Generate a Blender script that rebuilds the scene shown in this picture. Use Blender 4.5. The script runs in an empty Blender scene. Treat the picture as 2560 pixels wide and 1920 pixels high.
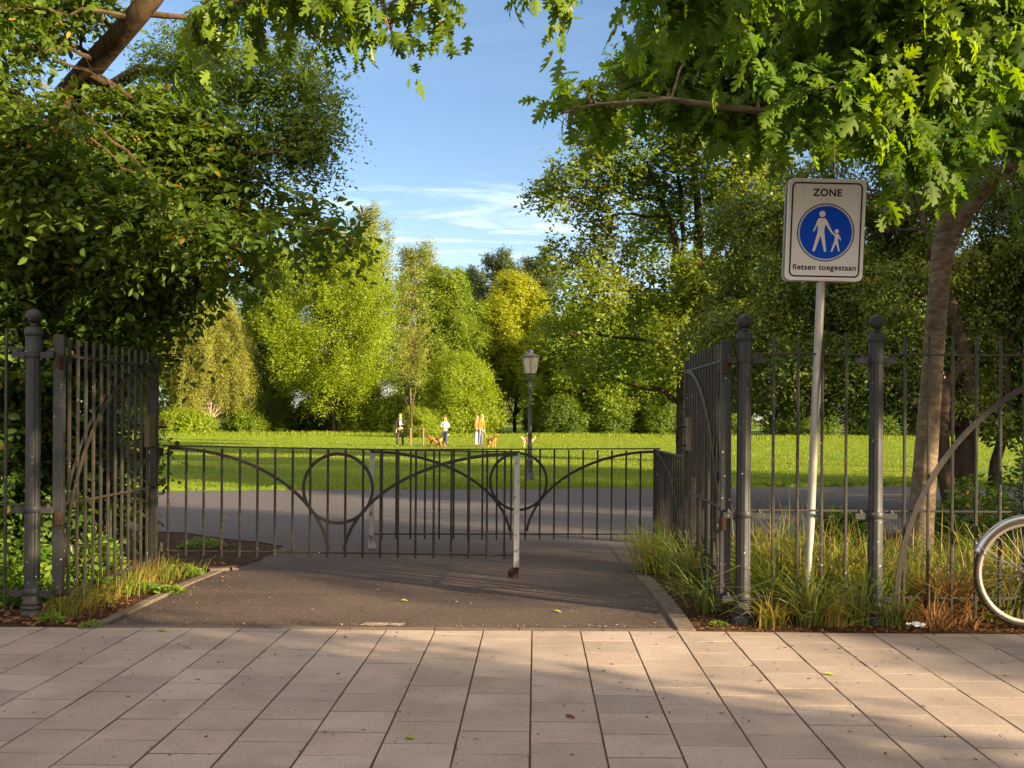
import bpy, bmesh, math, random
import numpy as np
from mathutils import Vector, Matrix, Euler
R = math.radians
random.seed(11)
rng = np.random.default_rng(11)
scene = bpy.context.scene
COL = scene.collection

# ------------------------------------------------------------------ camera model
F, CX, CY, ROLL, EYE = 2600.0, 1338.0, 1038.0, 0.0072, 1.335
def W(px, py, D):
    """point at depth D seen at photo pixel (px, py) of the 2560 wide photograph"""
    dx, dy = px - CX, py - CY
    c, s = math.cos(ROLL), math.sin(ROLL)
    u, v = dx * c + dy * s, -dx * s + dy * c
    return Vector((u / F * D, D, EYE - v / F * D))
DS = 2560 / 2212
def Wd(x, y, D): return W(x * DS, y * DS, D)
def sm(a, b, t):
    t = min(1, max(0, (t - a) / (b - a))); return t * t * (3 - 2 * t)
def gz(Y):
    return -0.25 * sm(10.8, 20, Y) - 0.15 * sm(20, 52, Y)
def lawn_edge(X): return 22.6 + 0.2 * max(-8, min(9, X))

# ------------------------------------------------------------------ node helpers
class Nodes:
    def __init__(s, tree): s.t = tree; s.t.nodes.clear()
    def n(s, typ, ins=None, **kw):
        nd = s.t.nodes.new(typ)
        for k, v in kw.items(): setattr(nd, k, v)
        for k, v in (ins or {}).items():
            sock = nd.inputs[k]
            if isinstance(v, bpy.types.NodeSocket): s.t.links.new(v, sock)
            else: sock.default_value = v
        return nd
    def math(s, op, a, b=0.0, clamp=False):
        nd = s.n('ShaderNodeMath', {0: a, 1: b}, operation=op); nd.use_clamp = clamp; return nd.outputs[0]
    def mix(s, f, a, b, blend='MIX'):
        nd = s.n('ShaderNodeMix', data_type='RGBA', blend_type=blend)
        for i, v in ((0, f), (6, a), (7, b)):
            if isinstance(v, bpy.types.NodeSocket): s.t.links.new(v, nd.inputs[i])
            else: nd.inputs[i].default_value = v if i == 0 else (*v, 1)[:4]
        return nd.outputs[2]
    def noise(s, vec, scale, detail=4, rough=0.55, dist=0.0):
        return s.n('ShaderNodeTexNoise', {'Vector': vec, 'Scale': scale, 'Detail': detail, 'Roughness': rough, 'Distortion': dist}).outputs[0]
    def ramp(s, fac, lo, hi):
        return s.n('ShaderNodeMapRange', {0: fac, 1: lo, 2: hi, 3: 0.0, 4: 1.0}, interpolation_type='SMOOTHSTEP').outputs[0]
    def obj(s): return s.n('ShaderNodeTexCoord').outputs['Object']
    def pos(s): return s.n('ShaderNodeNewGeometry').outputs['Position']
    def island(s): return s.n('ShaderNodeNewGeometry').outputs['Random Per Island']
    def mapping(s, vec, scale=(1, 1, 1), rot=(0, 0, 0), loc=(0, 0, 0)):
        return s.n('ShaderNodeMapping', {'Vector': vec, 'Scale': scale, 'Rotation': rot, 'Location': loc}).outputs[0]
    def bump(s, h, strength, dist):
        return s.n('ShaderNodeBump', {'Height': h, 'Strength': strength, 'Distance': dist}).outputs[0]
    def out(s, sh): s.n('ShaderNodeOutputMaterial', {0: sh})
def new_mat(name):
    m = bpy.data.materials.new(name); m.use_nodes = True
    return m, Nodes(m.node_tree)
def principled(N, base, rough=0.6, spec=0.4, metal=0.0, normal=None):
    ins = {'Roughness': rough, 'Metallic': metal, 'Specular IOR Level': spec}
    p = N.n('ShaderNodeBsdfPrincipled', ins)
    if isinstance(base, bpy.types.NodeSocket): N.t.links.new(base, p.inputs['Base Color'])
    else: p.inputs['Base Color'].default_value = (*base, 1)
    if normal is not None: N.t.links.new(normal, p.inputs['Normal'])
    return p

def leaf_mat(name, a, b, c, trans=0.35, tcol=None, patch=0.5, rough=0.45, accent=None, acc=0.03):
    """a, b leaf colours mixed leaf by leaf; c is the colour of whole patches of the crown"""
    m, N = new_mat(name)
    r = N.island()
    col = N.mix(r, a, b)
    nz = N.noise(N.pos(), patch, 3, 0.6)
    col = N.mix(N.math('MULTIPLY', N.ramp(nz, 0.42, 0.68), 0.75), col, c)
    if accent:
        col = N.mix(N.math('GREATER_THAN', N.math('FRACT', N.math('MULTIPLY', r, 37.7)), 1 - acc), col, accent)
    p = principled(N, col, rough, 0.22)
    hs = N.n('ShaderNodeHueSaturation', {'Hue': 0.485, 'Saturation': 1.1, 'Value': 1.9, 'Color': col})
    t = N.n('ShaderNodeBsdfTranslucent', {'Color': hs.outputs[0]})
    N.out(N.n('ShaderNodeMixShader', {0: trans, 1: p.outputs[0], 2: t.outputs[0]}).outputs[0])
    return m
def bark_mat(name, a, b, rings=False, scale=9.0, moss=None, depth=0.02):
    m, N = new_mat(name)
    o = N.obj()
    v = N.mapping(o, (1, 1, 2.6) if rings else (1, 1, 0.22))
    n1 = N.noise(v, scale, 7, 0.7, 1.4 if rings else 0.4)
    n2 = N.noise(o, 2.2, 3)
    col = N.mix(N.ramp(n1, 0.35, 0.68), a, b)
    col = N.mix(N.math('MULTIPLY', N.ramp(n2, 0.45, 0.7), 0.5), col, tuple(x * 0.55 for x in a))
    if moss: col = N.mix(N.math('MULTIPLY', N.ramp(N.noise(o, 3.1, 4), 0.5, 0.72), 0.6), col, moss)
    N.out(principled(N, col, 0.85, 0.2, normal=N.bump(n1, 0.9, depth)).outputs[0])
    return m
def paint_mat(name, base, rough=0.5, chips=0.0, chipcol=(0.5, 0.5, 0.5), rust=0.0, dust=0.35, metal=0.0, dustcol=(0.16, 0.14, 0.11)):
    m, N = new_mat(name)
    o = N.pos()
    n = N.noise(o, 7, 5, 0.6)
    col = N.mix(N.math('MULTIPLY', N.ramp(n, 0.4, 0.75), dust), base, dustcol)
    if rust:
        col = N.mix(N.math('MULTIPLY', N.ramp(N.noise(o, 13, 5, 0.7), 0.56, 0.66), rust), col, (0.10, 0.035, 0.012))
    if chips:
        col = N.mix(N.ramp(N.noise(o, 60, 2, 0.5), 0.735 - chips * 0.1, 0.76 - chips * 0.1), col, chipcol)
    rg = N.math('ADD', N.math('MULTIPLY', n, 0.3), rough - 0.15)
    N.out(principled(N, col, rg, 0.45, metal, N.bump(N.noise(o, 90, 3), 0.15, 0.004)).outputs[0])
    return m
def plain_mat(name, base, rough=0.6, spec=0.4, metal=0.0, var=0.15, scale=20):
    m, N = new_mat(name)
    n = N.noise(N.pos(), scale, 4)
    col = N.mix(n, tuple(x * (1 - var) for x in base), tuple(min(1, x * (1 + var)) for x in base))
    N.out(principled(N, col, rough, spec, metal).outputs[0])
    return m

# ------------------------------------------------------------------ mesh helpers
class MB:
    def __init__(s): s.v = []; s.f = []
    def add(s, vs, fs):
        o = len(s.v); s.v += [Vector(v) for v in vs]; s.f += [tuple(i + o for i in f) for f in fs]
    def box(s, c, size, rot=None):
        hx, hy, hz = (a / 2 for a in size); c = Vector(c)
        vs = [Vector((x, y, z)) for x in (-hx, hx) for y in (-hy, hy) for z in (-hz, hz)]
        if rot is not None: vs = [rot @ v for v in vs]
        s.add([c + v for v in vs], [(0, 1, 3, 2), (4, 6, 7, 5), (0, 4, 5, 1), (2, 3, 7, 6), (0, 2, 6, 4), (1, 5, 7, 3)])
    def tube(s, pts, rad, seg=8, cap=True, squash=None):
        pts = [Vector(p) for p in pts]; n = len(pts)
        if not hasattr(rad, '__len__'): rad = [rad] * n
        up = None; vs = []; fs = []
        for i in range(n):
            t = (pts[min(i + 1, n - 1)] - pts[max(i - 1, 0)])
            if t.length < 1e-9: t = Vector((0, 0, 1))
            t.normalize()
            if up is None: up = t.cross(Vector((0.31, 0.95, 0.05))); up = up if up.length > 0.1 else t.cross(Vector((1, 0, 0))); up.normalize()
            up = (up - t * up.dot(t)).normalized(); sd = t.cross(up)
            for k in range(seg):
                a = 2 * math.pi * k / seg
                vs.append(pts[i] + (up * math.cos(a) + sd * math.sin(a)) * rad[i])
        for i in range(n - 1):
            for k in range(seg):
                a, b = i * seg + k, i * seg + (k + 1) % seg
                fs.append((a, b, b + seg, a + seg))
        if cap: fs += [tuple(range(seg - 1, -1, -1)), tuple(range((n - 1) * seg, n * seg))]
        s.add(vs, fs)
    def lathe(s, prof, c=(0, 0, 0), seg=20, flute=None):
        """prof: (radius, z); flute(angle) -> radius factor"""
        c = Vector(c); vs = []; fs = []
        for r, z in prof:
            for k in range(seg):
                a = 2 * math.pi * k / seg
                q = r * (flute(a) if flute else 1)
                vs.append(c + Vector((q * math.cos(a), q * math.sin(a), z)))
        n = len(prof)
        for i in range(n - 1):
            for k in range(seg):
                a, b = i * seg + k, i * seg + (k + 1) % seg
                fs.append((a, b, b + seg, a + seg))
        fs += [tuple(range(seg - 1, -1, -1)), tuple(range((n - 1) * seg, n * seg))]
        s.add(vs, fs)
    def ball(s, c, r, seg=16, rings=10, sc=(1, 1, 1)):
        c = Vector(c); vs = []; fs = []
        for i in range(rings + 1):
            t = math.pi * i / rings; t = min(max(t, 0.02), math.pi - 0.02)
            for k in range(seg):
                a = 2 * math.pi * k / seg
                vs.append(c + Vector((r * sc[0] * math.sin(t) * math.cos(a), r * sc[1] * math.sin(t) * math.sin(a), -r * sc[2] * math.cos(t))))
        for i in range(rings):
            for k in range(seg):
                a, b = i * seg + k, i * seg + (k + 1) % seg
                fs.append((a, b, b + seg, a + seg))
        fs += [tuple(range(seg - 1, -1, -1)), tuple(range(rings * seg, (rings + 1) * seg))]
        s.add(vs, fs)
    def flat(s, pts, nrm, w, t, closed=False):
        """flat iron bar bent along pts; w wide in its plane, t thick along nrm"""
        pts = [Vector(p) for p in pts]; n = len(pts); nrm = Vector(nrm).normalized(); vs = []; fs = []
        for i in range(n):
            a, b = (pts[(i - 1) % n], pts[(i + 1) % n]) if closed else (pts[max(i - 1, 0)], pts[min(i + 1, n - 1)])
            sd = (b - a).cross(nrm).normalized() * (w / 2); q = nrm * (t / 2)
            vs += [pts[i] + sd + q, pts[i] + sd - q, pts[i] - sd - q, pts[i] - sd + q]
        m = n if closed else n - 1
        for i in range(m):
            for k in range(4):
                a, b, j = i * 4 + k, i * 4 + (k + 1) % 4, ((i + 1) % n) * 4
                fs.append((a, b, j + (k + 1) % 4, j + k))
        if not closed: fs += [(3, 2, 1, 0), ((n - 1) * 4, (n - 1) * 4 + 1, (n - 1) * 4 + 2, (n - 1) * 4 + 3)]
        s.add(vs, fs)
    def prism(s, outline, y0, y1):
        """outline in (x, z), extruded from y0 (front) to y1"""
        n = len(outline)
        vs = [(x, y0, z) for x, z in outline] + [(x, y1, z) for x, z in outline]
        fs = [tuple(range(n)), tuple(range(2 * n - 1, n - 1, -1))]
        fs += [(i, i + n, (i + 1) % n + n, (i + 1) % n) for i in range(n)]
        s.add(vs, fs)
    def build(s, name, mat, parent=None, off=None, smooth=False, bevel=0.0):
        if off is None:
            off = Vector((0, 0, 0)); p = parent
            while p is not None: off = off + p.location; p = p.parent
        me = bpy.data.meshes.new(name)
        me.from_pydata([v - off for v in s.v], [], s.f); me.update()
        bm = bmesh.new(); bm.from_mesh(me); bmesh.ops.recalc_face_normals(bm, faces=bm.faces)
        bm.to_mesh(me); bm.free()
        me.materials.append(mat)
        if smooth:
            me.polygons.foreach_set('use_smooth', [True] * len(me.polygons))
            try: me.set_sharp_from_angle(angle=R(42))
            except Exception: pass
        o = bpy.data.objects.new(name, me); COL.objects.link(o)
        if parent is not None: o.parent = parent
        if bevel:
            b = o.modifiers.new('Bevel', 'BEVEL'); b.width = bevel; b.segments = 2; b.limit_method = 'ANGLE'
        return o
def tag(o, label=None, cat=None, group=None, kind=None):
    for k, v in (('label', label), ('category', cat), ('group', group), ('kind', kind)):
        if v: o[k] = v
    return o
def empty(name, loc, label, cat, group=None):
    o = bpy.data.objects.new(name, None); COL.objects.link(o); o.location = loc; o.empty_display_size = 0.1
    return tag(o, label, cat, group)
def inst(name, src, loc, parent):
    o = src.copy(); o.name = name; COL.objects.link(o); o.parent = parent; o.location = loc; return o

def np_mesh(name, verts, loops, starts, totals, mat, parent=None, off=(0, 0, 0), smooth=False):
    me = bpy.data.meshes.new(name)
    verts = np.asarray(verts, np.float32) - np.asarray(off, np.float32)
    me.vertices.add(len(verts)); me.vertices.foreach_set('co', verts.ravel())
    me.loops.add(len(loops)); me.loops.foreach_set('vertex_index', np.asarray(loops, np.int32))
    me.polygons.add(len(starts)); me.polygons.foreach_set('loop_start', np.asarray(starts, np.int32))
    try: me.polygons.foreach_set('loop_total', np.asarray(totals, np.int32))
    except Exception: pass
    if smooth: me.polygons.foreach_set('use_smooth', np.ones(len(starts), bool))
    me.update(calc_edges=True); me.validate()
    me.materials.append(mat)
    o = bpy.data.objects.new(name, me); COL.objects.link(o)
    if parent is not None: o.parent = parent
    return o

# ------------------------------------------------------------------ leaves
def halves(outline, midn, fold, droop):
    """two half blades hinged on the midrib; outline = right edge points from base to tip"""
    mid = [(0.0, i / midn) for i in range(midn + 1)]
    pts = mid + [(x, y) for x, y in outline] + [(-x, y) for x, y in outline]
    k = midn + 1; m = len(outline)
    right = list(range(k)) [::-1]
    right = [0] + [k + i for i in range(m)] + list(range(midn, 0, -1))
    left = [0] + list(range(1, midn + 1)) + [k + m + i for i in range(m - 1, -1, -1)]
    v = [(x, y, fold * abs(x) - droop * y * y) for x, y in pts]
    return np.array(v, float), [right, left]
OAK = halves([(.05, .10), (.17, .13), (.26, .23), (.12, .29), (.10, .34), (.30, .40), (.40, .56), (.17, .52), (.11, .57), (.27, .66), (.30, .80), (.12, .75), (.09, .80), (.14, .92)], 3, -0.18, 0.28)
OVAL = halves([(.16, .12), (.27, .35), (.26, .58), (.14, .84)], 2, 0.22, 0.16)
NARROW = halves([(.13, .2), (.17, .5), (.10, .8)], 2, 0.15, 0.12)
CARD = (np.array([(0, 0, 0), (.3, .42, .07), (0, 1, -.1), (-.3, .55, .07)], float), [[0, 1, 2, 3]])
TRI = (np.array([(0, 0, 0), (.34, .6, .05), (-.1, 1, -.05), (-.34, .4, .05)], float), [[0, 1, 2, 3]])
def unit(a): return a / np.maximum(np.linalg.norm(a, axis=1, keepdims=True), 1e-9)
def leaves(name, P, A, Nn, S, tpl, mat, parent=None, off=(0, 0, 0)):
    tv, tf = tpl
    A = unit(A); side = unit(np.cross(A, Nn)); Nn = np.cross(side, A)
    q = np.random.default_rng(len(P)); wx = (.72 + .5 * q.random(len(P)))[:, None, None]; wz = (.2 + 2.0 * q.random(len(P)))[:, None, None]; tw = (q.normal(size=len(P)) * .22)[:, None, None]
    X_, Y_, Z_ = tv[None, :, 0:1] * wx, tv[None, :, 1:2], tv[None, :, 2:3] * wz + tw * tv[None, :, 0:1] * tv[None, :, 1:2]
    V = P[:, None, :] + S[:, None, None] * (X_ * side[:, None, :] + Y_ * A[:, None, :] + Z_ * Nn[:, None, :])
    n, k = len(P), len(tv)
    fl = np.concatenate([np.array(f) for f in tf]); tot = np.array([len(f) for f in tf])
    loops = (np.arange(n)[:, None] * k + fl[None, :]).ravel()
    totals = np.tile(tot, n); starts = np.concatenate([[0], np.cumsum(totals)[:-1]])
    return np_mesh(name, V.reshape(-1, 3), loops, starts, totals, mat, parent, off)
def gaps(p, sc, seed):
    q = p * sc + seed
    return (np.sin(q[:, 0] * 1.7 + np.sin(q[:, 1] * 1.3 + seed)) + np.sin(q[:, 1] * 1.9 + np.sin(q[:, 2] * 1.6)) + np.sin(q[:, 2] * 2.1 + np.sin(q[:, 0] * 1.1))) / 3
def sprays(clumps, dens, per, L, size, up=0.3, out=0.7, droop=0.3, flat=0.6, jit=0.5, gap=-0.35, gsc=1.0, shell=0.35, axmix=0.7, seed=1, nj=.38):
    """leafy twigs inside ellipsoid clumps [(centre, (rx,ry,rz), weight)], returns P, A, N, S and twig lines"""
    g = np.random.default_rng(seed)
    Ps, As, Ns, Ss, T = [], [], [], [], []; Os = []
    for c, r, w in clumps:
        c = np.array(c); r = np.array(r)
        nt = max(2, int(dens * w))
        d = unit(g.normal(size=(nt, 3)))
        rad = shell + (1 - shell) * np.sqrt(g.random((nt, 1)))
        o = c + d * r * rad * (0.85 + 0.3 * g.random((nt, 1)))
        keep = gaps(o, gsc, seed * 1.37) > gap
        o, d = o[keep], d[keep]; nt = len(o)
        if nt == 0: continue
        dr = unit(d * out + np.array([0, 0, up]) + g.normal(size=(nt, 3)) * jit)
        ln = L * (0.6 + 0.8 * g.random((nt, 1)))
        T.append((o - dr * ln * 0.3, o + dr * ln * 0.5 - np.array([0, 0, 1]) * droop * ln * 0.25, o + dr * ln - np.array([0, 0, 1]) * droop * ln))
        for k in range(per):
            t = (k + 0.4 + 0.5 * g.random((nt, 1))) / per
            p = o + dr * ln * t - np.array([0, 0, 1]) * droop * ln * t * t
            ax = unit(dr - np.array([0, 0, 2]) * droop * t)
            sd = unit(np.cross(ax, np.array([[0, 0, 1.0]]) + 0.3 * g.normal(size=(nt, 3)))) * (1 if k % 2 else -1)
            a = ax * (1 - axmix) + sd * axmix + g.normal(size=(nt, 3)) * 0.28 + np.array([0, 0, -0.25 * droop])
            nn = np.array([0, 0, 1.0]) * flat + d * (1 - flat) + g.normal(size=(nt, 3)) * nj
            Os.append(o); Ps.append(p); As.append(a); Ns.append(nn); Ss.append(size * (0.5 + 0.85 * g.random(nt)))
    sprays.O = np.concatenate(Os)
    return np.concatenate(Ps), np.concatenate(As), np.concatenate(Ns), np.concatenate(Ss), T
def twig_lines(mb, T, r, every=1, keep=None):
    for a, b, c in T:
        ok = keep(c) & keep(a) if keep else np.ones(len(a), bool)
        for i in range(0, len(a), every):
            if not ok[i]: continue
            mb.tube([a[i], b[i], c[i]], [r, r * 0.8, r * 0.3], 4, cap=False)
def limb(mb, p0, p1, r0, r1, n=7, wob=0.06, sag=0.0, seg=8, seed=0):
    g = random.Random(seed); p0, p1 = Vector(p0), Vector(p1); L = (p1 - p0).length
    pts, rr = [], []
    for i in range(n + 1):
        t = i / n
        w = Vector((g.uniform(-1, 1), g.uniform(-1, 1), g.uniform(-1, 1))) * wob * L * math.sin(math.pi * t) * 0.6
        pts.append(p0.lerp(p1, t) + w + Vector((0, 0, sag * L * 4 * t * (1 - t)))); rr.append(r0 + (r1 - r0) * t ** 0.8)
    mb.tube(pts, rr, seg); return pts

def disp(P):
    """where points stand as seen from the gate mouth, in the 2212 wide frame used for the crowns' outlines"""
    return (CX + P[:, 0] / P[:, 1] * F) / DS, (CY - (P[:, 2] - EYE) / P[:, 1] * F) / DS
def prune(P, A, Nn, S, xs=None, lim=None, axis=1, rag=10, twig=0):
    """trim a crown back to its real outline; axis 1: lowest y per x, axis 0: largest x per y"""
    Q = sprays.O if twig else P      # whole twigs are kept or cut, so their leafy tips stay natural
    x, y = disp(Q); g = np.random.default_rng(3).normal(size=len(P)) * rag * .5 + rag * 2.2 * gaps(Q, 3.2, 1.7) + twig
    if twig: g = twig + np.interp(np.sin(Q[:, 0] * 91.7 + Q[:, 2] * 57.3), [-1, 1], [-rag, rag])
    ok = (y + g < np.interp(x, xs, lim)) if axis == 1 else (x + g < np.interp(y, xs, lim))
    return P[ok], A[ok], Nn[ok], S[ok]
EXPO, SUNE, SKYV, CLOUDC, SKYS = 2.2, 5.0, 0.86, (6.5, 6.9, 7.4), 0.055
FILL_BANKC = (7.4, 6.5, 5.6)
SHADE_PARK = [(12, 15, 10, 4, 2.0), (16, 20.5, 11.5, 4.5, 2.2), (17.5, 12.5, 11.5, 4.5, 2.2), (22, 16, 12, 4.5, 2.2), (25, 4.5, 8.6, 3.6, 2.2)]
SHADE_STREET = [(8.9, -3.0, 6.6, 2.75, 1.4, 320), (7.4, -4.6, 7.0, 2.6, 1.4, 240), (20.6, -3.1, 12.4, 2.8, 8.4, 190), (19.6, -4.5, 7.0, 0.5, 3.0, 60), (28.5, -3.2, 10, 3.2, 2.2, 120)]  # unseen crowns, with gaps set to shape the sun patches on the pavement
# ------------------------------------------------------------------ camera, sky, sun
cam = bpy.data.cameras.new('camera'); co = bpy.data.objects.new('camera', cam); COL.objects.link(co)
cam.sensor_width = 36; cam.lens = F / 2560 * 36; cam.clip_end = 3000; cam.clip_start = 0.05
cam.shift_x = -(CX - 1280) / 2560; cam.shift_y = (CY - 960) / 2560
co.location = (0, 0, EYE); co.rotation_euler = (R(90), -ROLL, 0); scene.camera = co
SUN_EL, SUN_AZ = R(17), math.atan2(0.85, -0.53)      # azimuth clockwise from +Y
sdir = Vector((math.sin(SUN_AZ) * math.cos(SUN_EL), math.cos(SUN_AZ) * math.cos(SUN_EL), math.sin(SUN_EL)))
w = bpy.data.worlds.new('World'); scene.world = w; w.use_nodes = True
N = Nodes(w.node_tree)
sky = N.n('ShaderNodeTexSky', sky_type='NISHITA', sun_disc=False, sun_elevation=SUN_EL, sun_rotation=SUN_AZ, altitude=0, air_density=1.0, dust_density=0.6, ozone_density=2.2)
g = N.n('ShaderNodeTexCoord').outputs['Generated']
sp = N.n('ShaderNodeSeparateXYZ', {0: g})
zc = N.math('MAXIMUM', sp.outputs[2], 0.03)
px = N.math('DIVIDE', sp.outputs[0], zc); py = N.math('DIVIDE', sp.outputs[1], zc)
pl = N.n('ShaderNodeCombineXYZ', {0: px, 1: py}).outputs[0]
mp = N.mapping(pl, (0.45, 0.8, 1), (0, 0, R(-32)), (0.35, 0.2, 0))
wisp = N.noise(mp, 1.35, 9, 0.62, 1.3)
big = N.noise(N.mapping(pl, (0.25, 0.22, 1), loc=(3.1, 0.9, 0)), 0.8, 2)
low = N.math('SUBTRACT', 1.0, N.ramp(sp.outputs[2], 0.16, 0.27))
cl = N.math('MULTIPLY', N.math('MULTIPLY', N.ramp(wisp, 0.45, 0.80), N.ramp(big, 0.34, 0.56)), N.math('ADD', N.math('MULTIPLY', low, 0.95), 0.05), True)
veil = N.math('MULTIPLY', N.math('SUBTRACT', 1.0, N.ramp(sp.outputs[2], 0.0, 0.26)), 0.26)
fac = N.math('MAXIMUM', N.math('MULTIPLY', cl, 0.95), veil)
skyc = N.n('ShaderNodeHueSaturation', {'Hue': 0.503, 'Saturation': 1.04, 'Value': SKYV, 'Color': sky.outputs[0]}).outputs[0]
col = N.mix(fac, skyc, CLOUDC)
# cloud banks added out of view, behind and above the viewer, as warm fill
back = N.math('MAXIMUM', N.ramp(N.math('MULTIPLY', sp.outputs[1], -1.0), -0.05, 0.35), N.ramp(sp.outputs[2], 0.50, 0.75))
bank = N.math('MULTIPLY', back, N.ramp(N.noise(g, 2.6, 6, 0.6, 0.4), 0.34, 0.52))
col = N.mix(bank, col, FILL_BANKC)
bg = N.n('ShaderNodeBackground', {'Color': col, 'Strength': SKYS})
N.n('ShaderNodeOutputWorld', {0: bg.outputs[0]})
sl = bpy.data.lights.new('sun', 'SUN'); sl.energy = SUNE; sl.angle = R(0.6); sl.color = (1.0, 0.76, 0.46)
so = bpy.data.objects.new('sun', sl); COL.objects.link(so); so.location = sdir * 60
so.rotation_euler = sdir.to_track_quat('Z', 'Y').to_euler()
scene.view_settings.view_transform = 'Standard'; scene.view_settings.look = 'None'
scene.view_settings.exposure = EXPO; scene.view_settings.gamma = 1
scene.render.engine = 'CYCLES'
scene.cycles.max_bounces = 7; scene.cycles.diffuse_bounces = 4; scene.cycles.glossy_bounces = 3
scene.cycles.transmission_bounces = 5; scene.cycles.transparent_max_bounces = 6
scene.cycles.caustics_reflective = scene.cycles.caustics_refractive = False
scene.cycles.sample_clamp_indirect = 6

# ------------------------------------------------------------------ ground materials
m_soil, N = new_mat('garden_soil')
o = N.pos(); n1 = N.noise(o, 9, 6, 0.7); n2 = N.noise(o, 55, 4, 0.7); n3 = N.noise(o, 1.3, 3)
c = N.mix(N.ramp(n1, 0.35, 0.7), (0.028, 0.015, 0.009), (0.10, 0.052, 0.026))
c = N.mix(N.math('MULTIPLY', N.ramp(n2, 0.55, 0.7), 0.7), c, (0.19, 0.10, 0.05))
c = N.mix(N.math('MULTIPLY', N.ramp(n3, 0.5, 0.75), 0.5), c, (0.05, 0.048, 0.02))
N.out(principled(N, c, 0.95, 0.1, normal=N.bump(N.math('ADD', n1, n2), 1.0, 0.03)).outputs[0])
m_asph, N = new_mat('asphalt')
o = N.pos(); n1 = N.noise(o, 0.55, 4, 0.6); n2 = N.noise(o, 210, 2, 0.6); n3 = N.noise(N.mapping(o, (0.25, 1.8, 1)), 1.6, 5, 0.6)
c = N.mix(N.ramp(n1, 0.35, 0.7), (0.040, 0.028, 0.023), (0.066, 0.048, 0.040))
c = N.mix(N.math('MULTIPLY', N.ramp(n3, 0.45, 0.75), 0.5), c, (0.082, 0.064, 0.056))
sy = N.n('ShaderNodeSeparateXYZ', {0: o}).outputs[1]
c = N.mix(N.ramp(sy, 9.2, 13), c, (0.062, 0.055, 0.058))
vo = N.n('ShaderNodeTexVoronoi', {'Vector': o, 'Scale': 95.0}); 
spk = N.math('MULTIPLY', N.math('LESS_THAN', vo.outputs['Distance'], 0.28), N.math('GREATER_THAN', N.n('ShaderNodeSeparateColor', {0: vo.outputs['Color']}).outputs[0], 0.72))
c = N.mix(N.math('MULTIPLY', spk, 0.7), c, (0.34, 0.28, 0.22))
crk = N.n('ShaderNodeTexVoronoi', {'Vector': N.mapping(N.mix(0.12, o, N.n('ShaderNodeTexNoise', {'Vector': o, 'Scale': 2.2}).outputs[1]), (0.55, 0.9, 1)), 'Scale': 0.8}, feature='DISTANCE_TO_EDGE').outputs[0]
c = N.mix(N.math('MULTIPLY', N.math('SUBTRACT', 1, N.ramp(crk, 0.0, 0.006)), 0.55), c, (0.03, 0.025, 0.02))
N.out(principled(N, c, 0.85, 0.25, normal=N.bump(n2, 0.55, 0.004)).outputs[0])
m_lawn, N = new_mat('mown_lawn')
o = N.pos(); n1 = N.noise(N.mapping(o, (0.35, 1.0, 1)), 0.6, 5, 0.62); n2 = N.noise(o, 24, 4, 0.7)
c = N.mix(N.ramp(n1, 0.36, 0.66), (0.060, 0.115, 0.012), (0.15, 0.19, 0.018))
c = N.mix(N.math('MULTIPLY', N.ramp(n2, 0.42, 0.7), 0.6), c, (0.06, 0.12, 0.010))
N.out(principled(N, c, 0.9, 0.1, normal=N.bump(N.noise(o, 40, 3, 0.8), 0.8, 0.04)).outputs[0])
m_slab, N = new_mat('concrete_paving_slab')
o = N.pos(); r = N.island(); n1 = N.noise(o, 2.6, 5, 0.6); n2 = N.noise(o, 110, 5, 0.8); n3 = N.noise(o, 13, 4, 0.6)
c = N.mix(r, (0.278, 0.230, 0.198), (0.352, 0.296, 0.256))
c = N.mix(N.math('MULTIPLY', N.math('GREATER_THAN', N.math('FRACT', N.math('MULTIPLY', r, 17.3)), 0.80), 0.4), c, (0.37, 0.285, 0.24))
c = N.mix(N.math('MULTIPLY', N.math('GREATER_THAN', N.math('FRACT', N.math('MULTIPLY', r, 29.1)), 0.90), 0.4), c, (0.165, 0.145, 0.135))
c = N.mix(N.math('MULTIPLY', N.ramp(n1, 0.42, 0.70), 0.5), c, (0.175, 0.140, 0.120))
c = N.mix(N.math('MULTIPLY', N.ramp(n3, 0.58, 0.75), 0.35), c, (0.30, 0.25, 0.22))
c = N.mix(N.math('MULTIPLY', N.ramp(n2, 0.50, 0.62), 0.55), c, (0.12, 0.095, 0.08))
c = N.mix(N.math('MULTIPLY', N.ramp(N.noise(o, 34, 5, 0.7), 0.55, 0.7), 0.45), c, (0.13, 0.105, 0.088))
c = N.mix(N.math('MULTIPLY', N.ramp(N.noise(o, 0.8, 3, 0.6), 0.45, 0.65), 0.3), c, (0.16, 0.13, 0.112))
c = N.mix(N.math('MULTIPLY', N.ramp(N.noise(o, 170, 2), 0.62, 0.70), 0.5), c, (0.42, 0.37, 0.33))
c = N.mix(N.ramp(N.noise(o, 46, 2), 0.745, 0.77), c, (0.07, 0.05, 0.04))
N.out(principled(N, c, 0.85, 0.25, normal=N.bump(N.math('ADD', n2, N.math('MULTIPLY', n3, 0.6)), 0.8, 0.006)).outputs[0])
m_kerb = plain_mat('kerb_concrete', (0.105, 0.084, 0.068), 0.9, 0.2, var=0.45, scale=25)
m_mark, N = new_mat('worn_road_paint'); o = N.pos()
c = N.mix(N.ramp(N.noise(o, 28, 6, 0.75), 0.40, 0.60), (0.075, 0.056, 0.047), (0.34, 0.27, 0.19))
N.out(principled(N, c, 0.85, 0.2).outputs[0])

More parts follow.
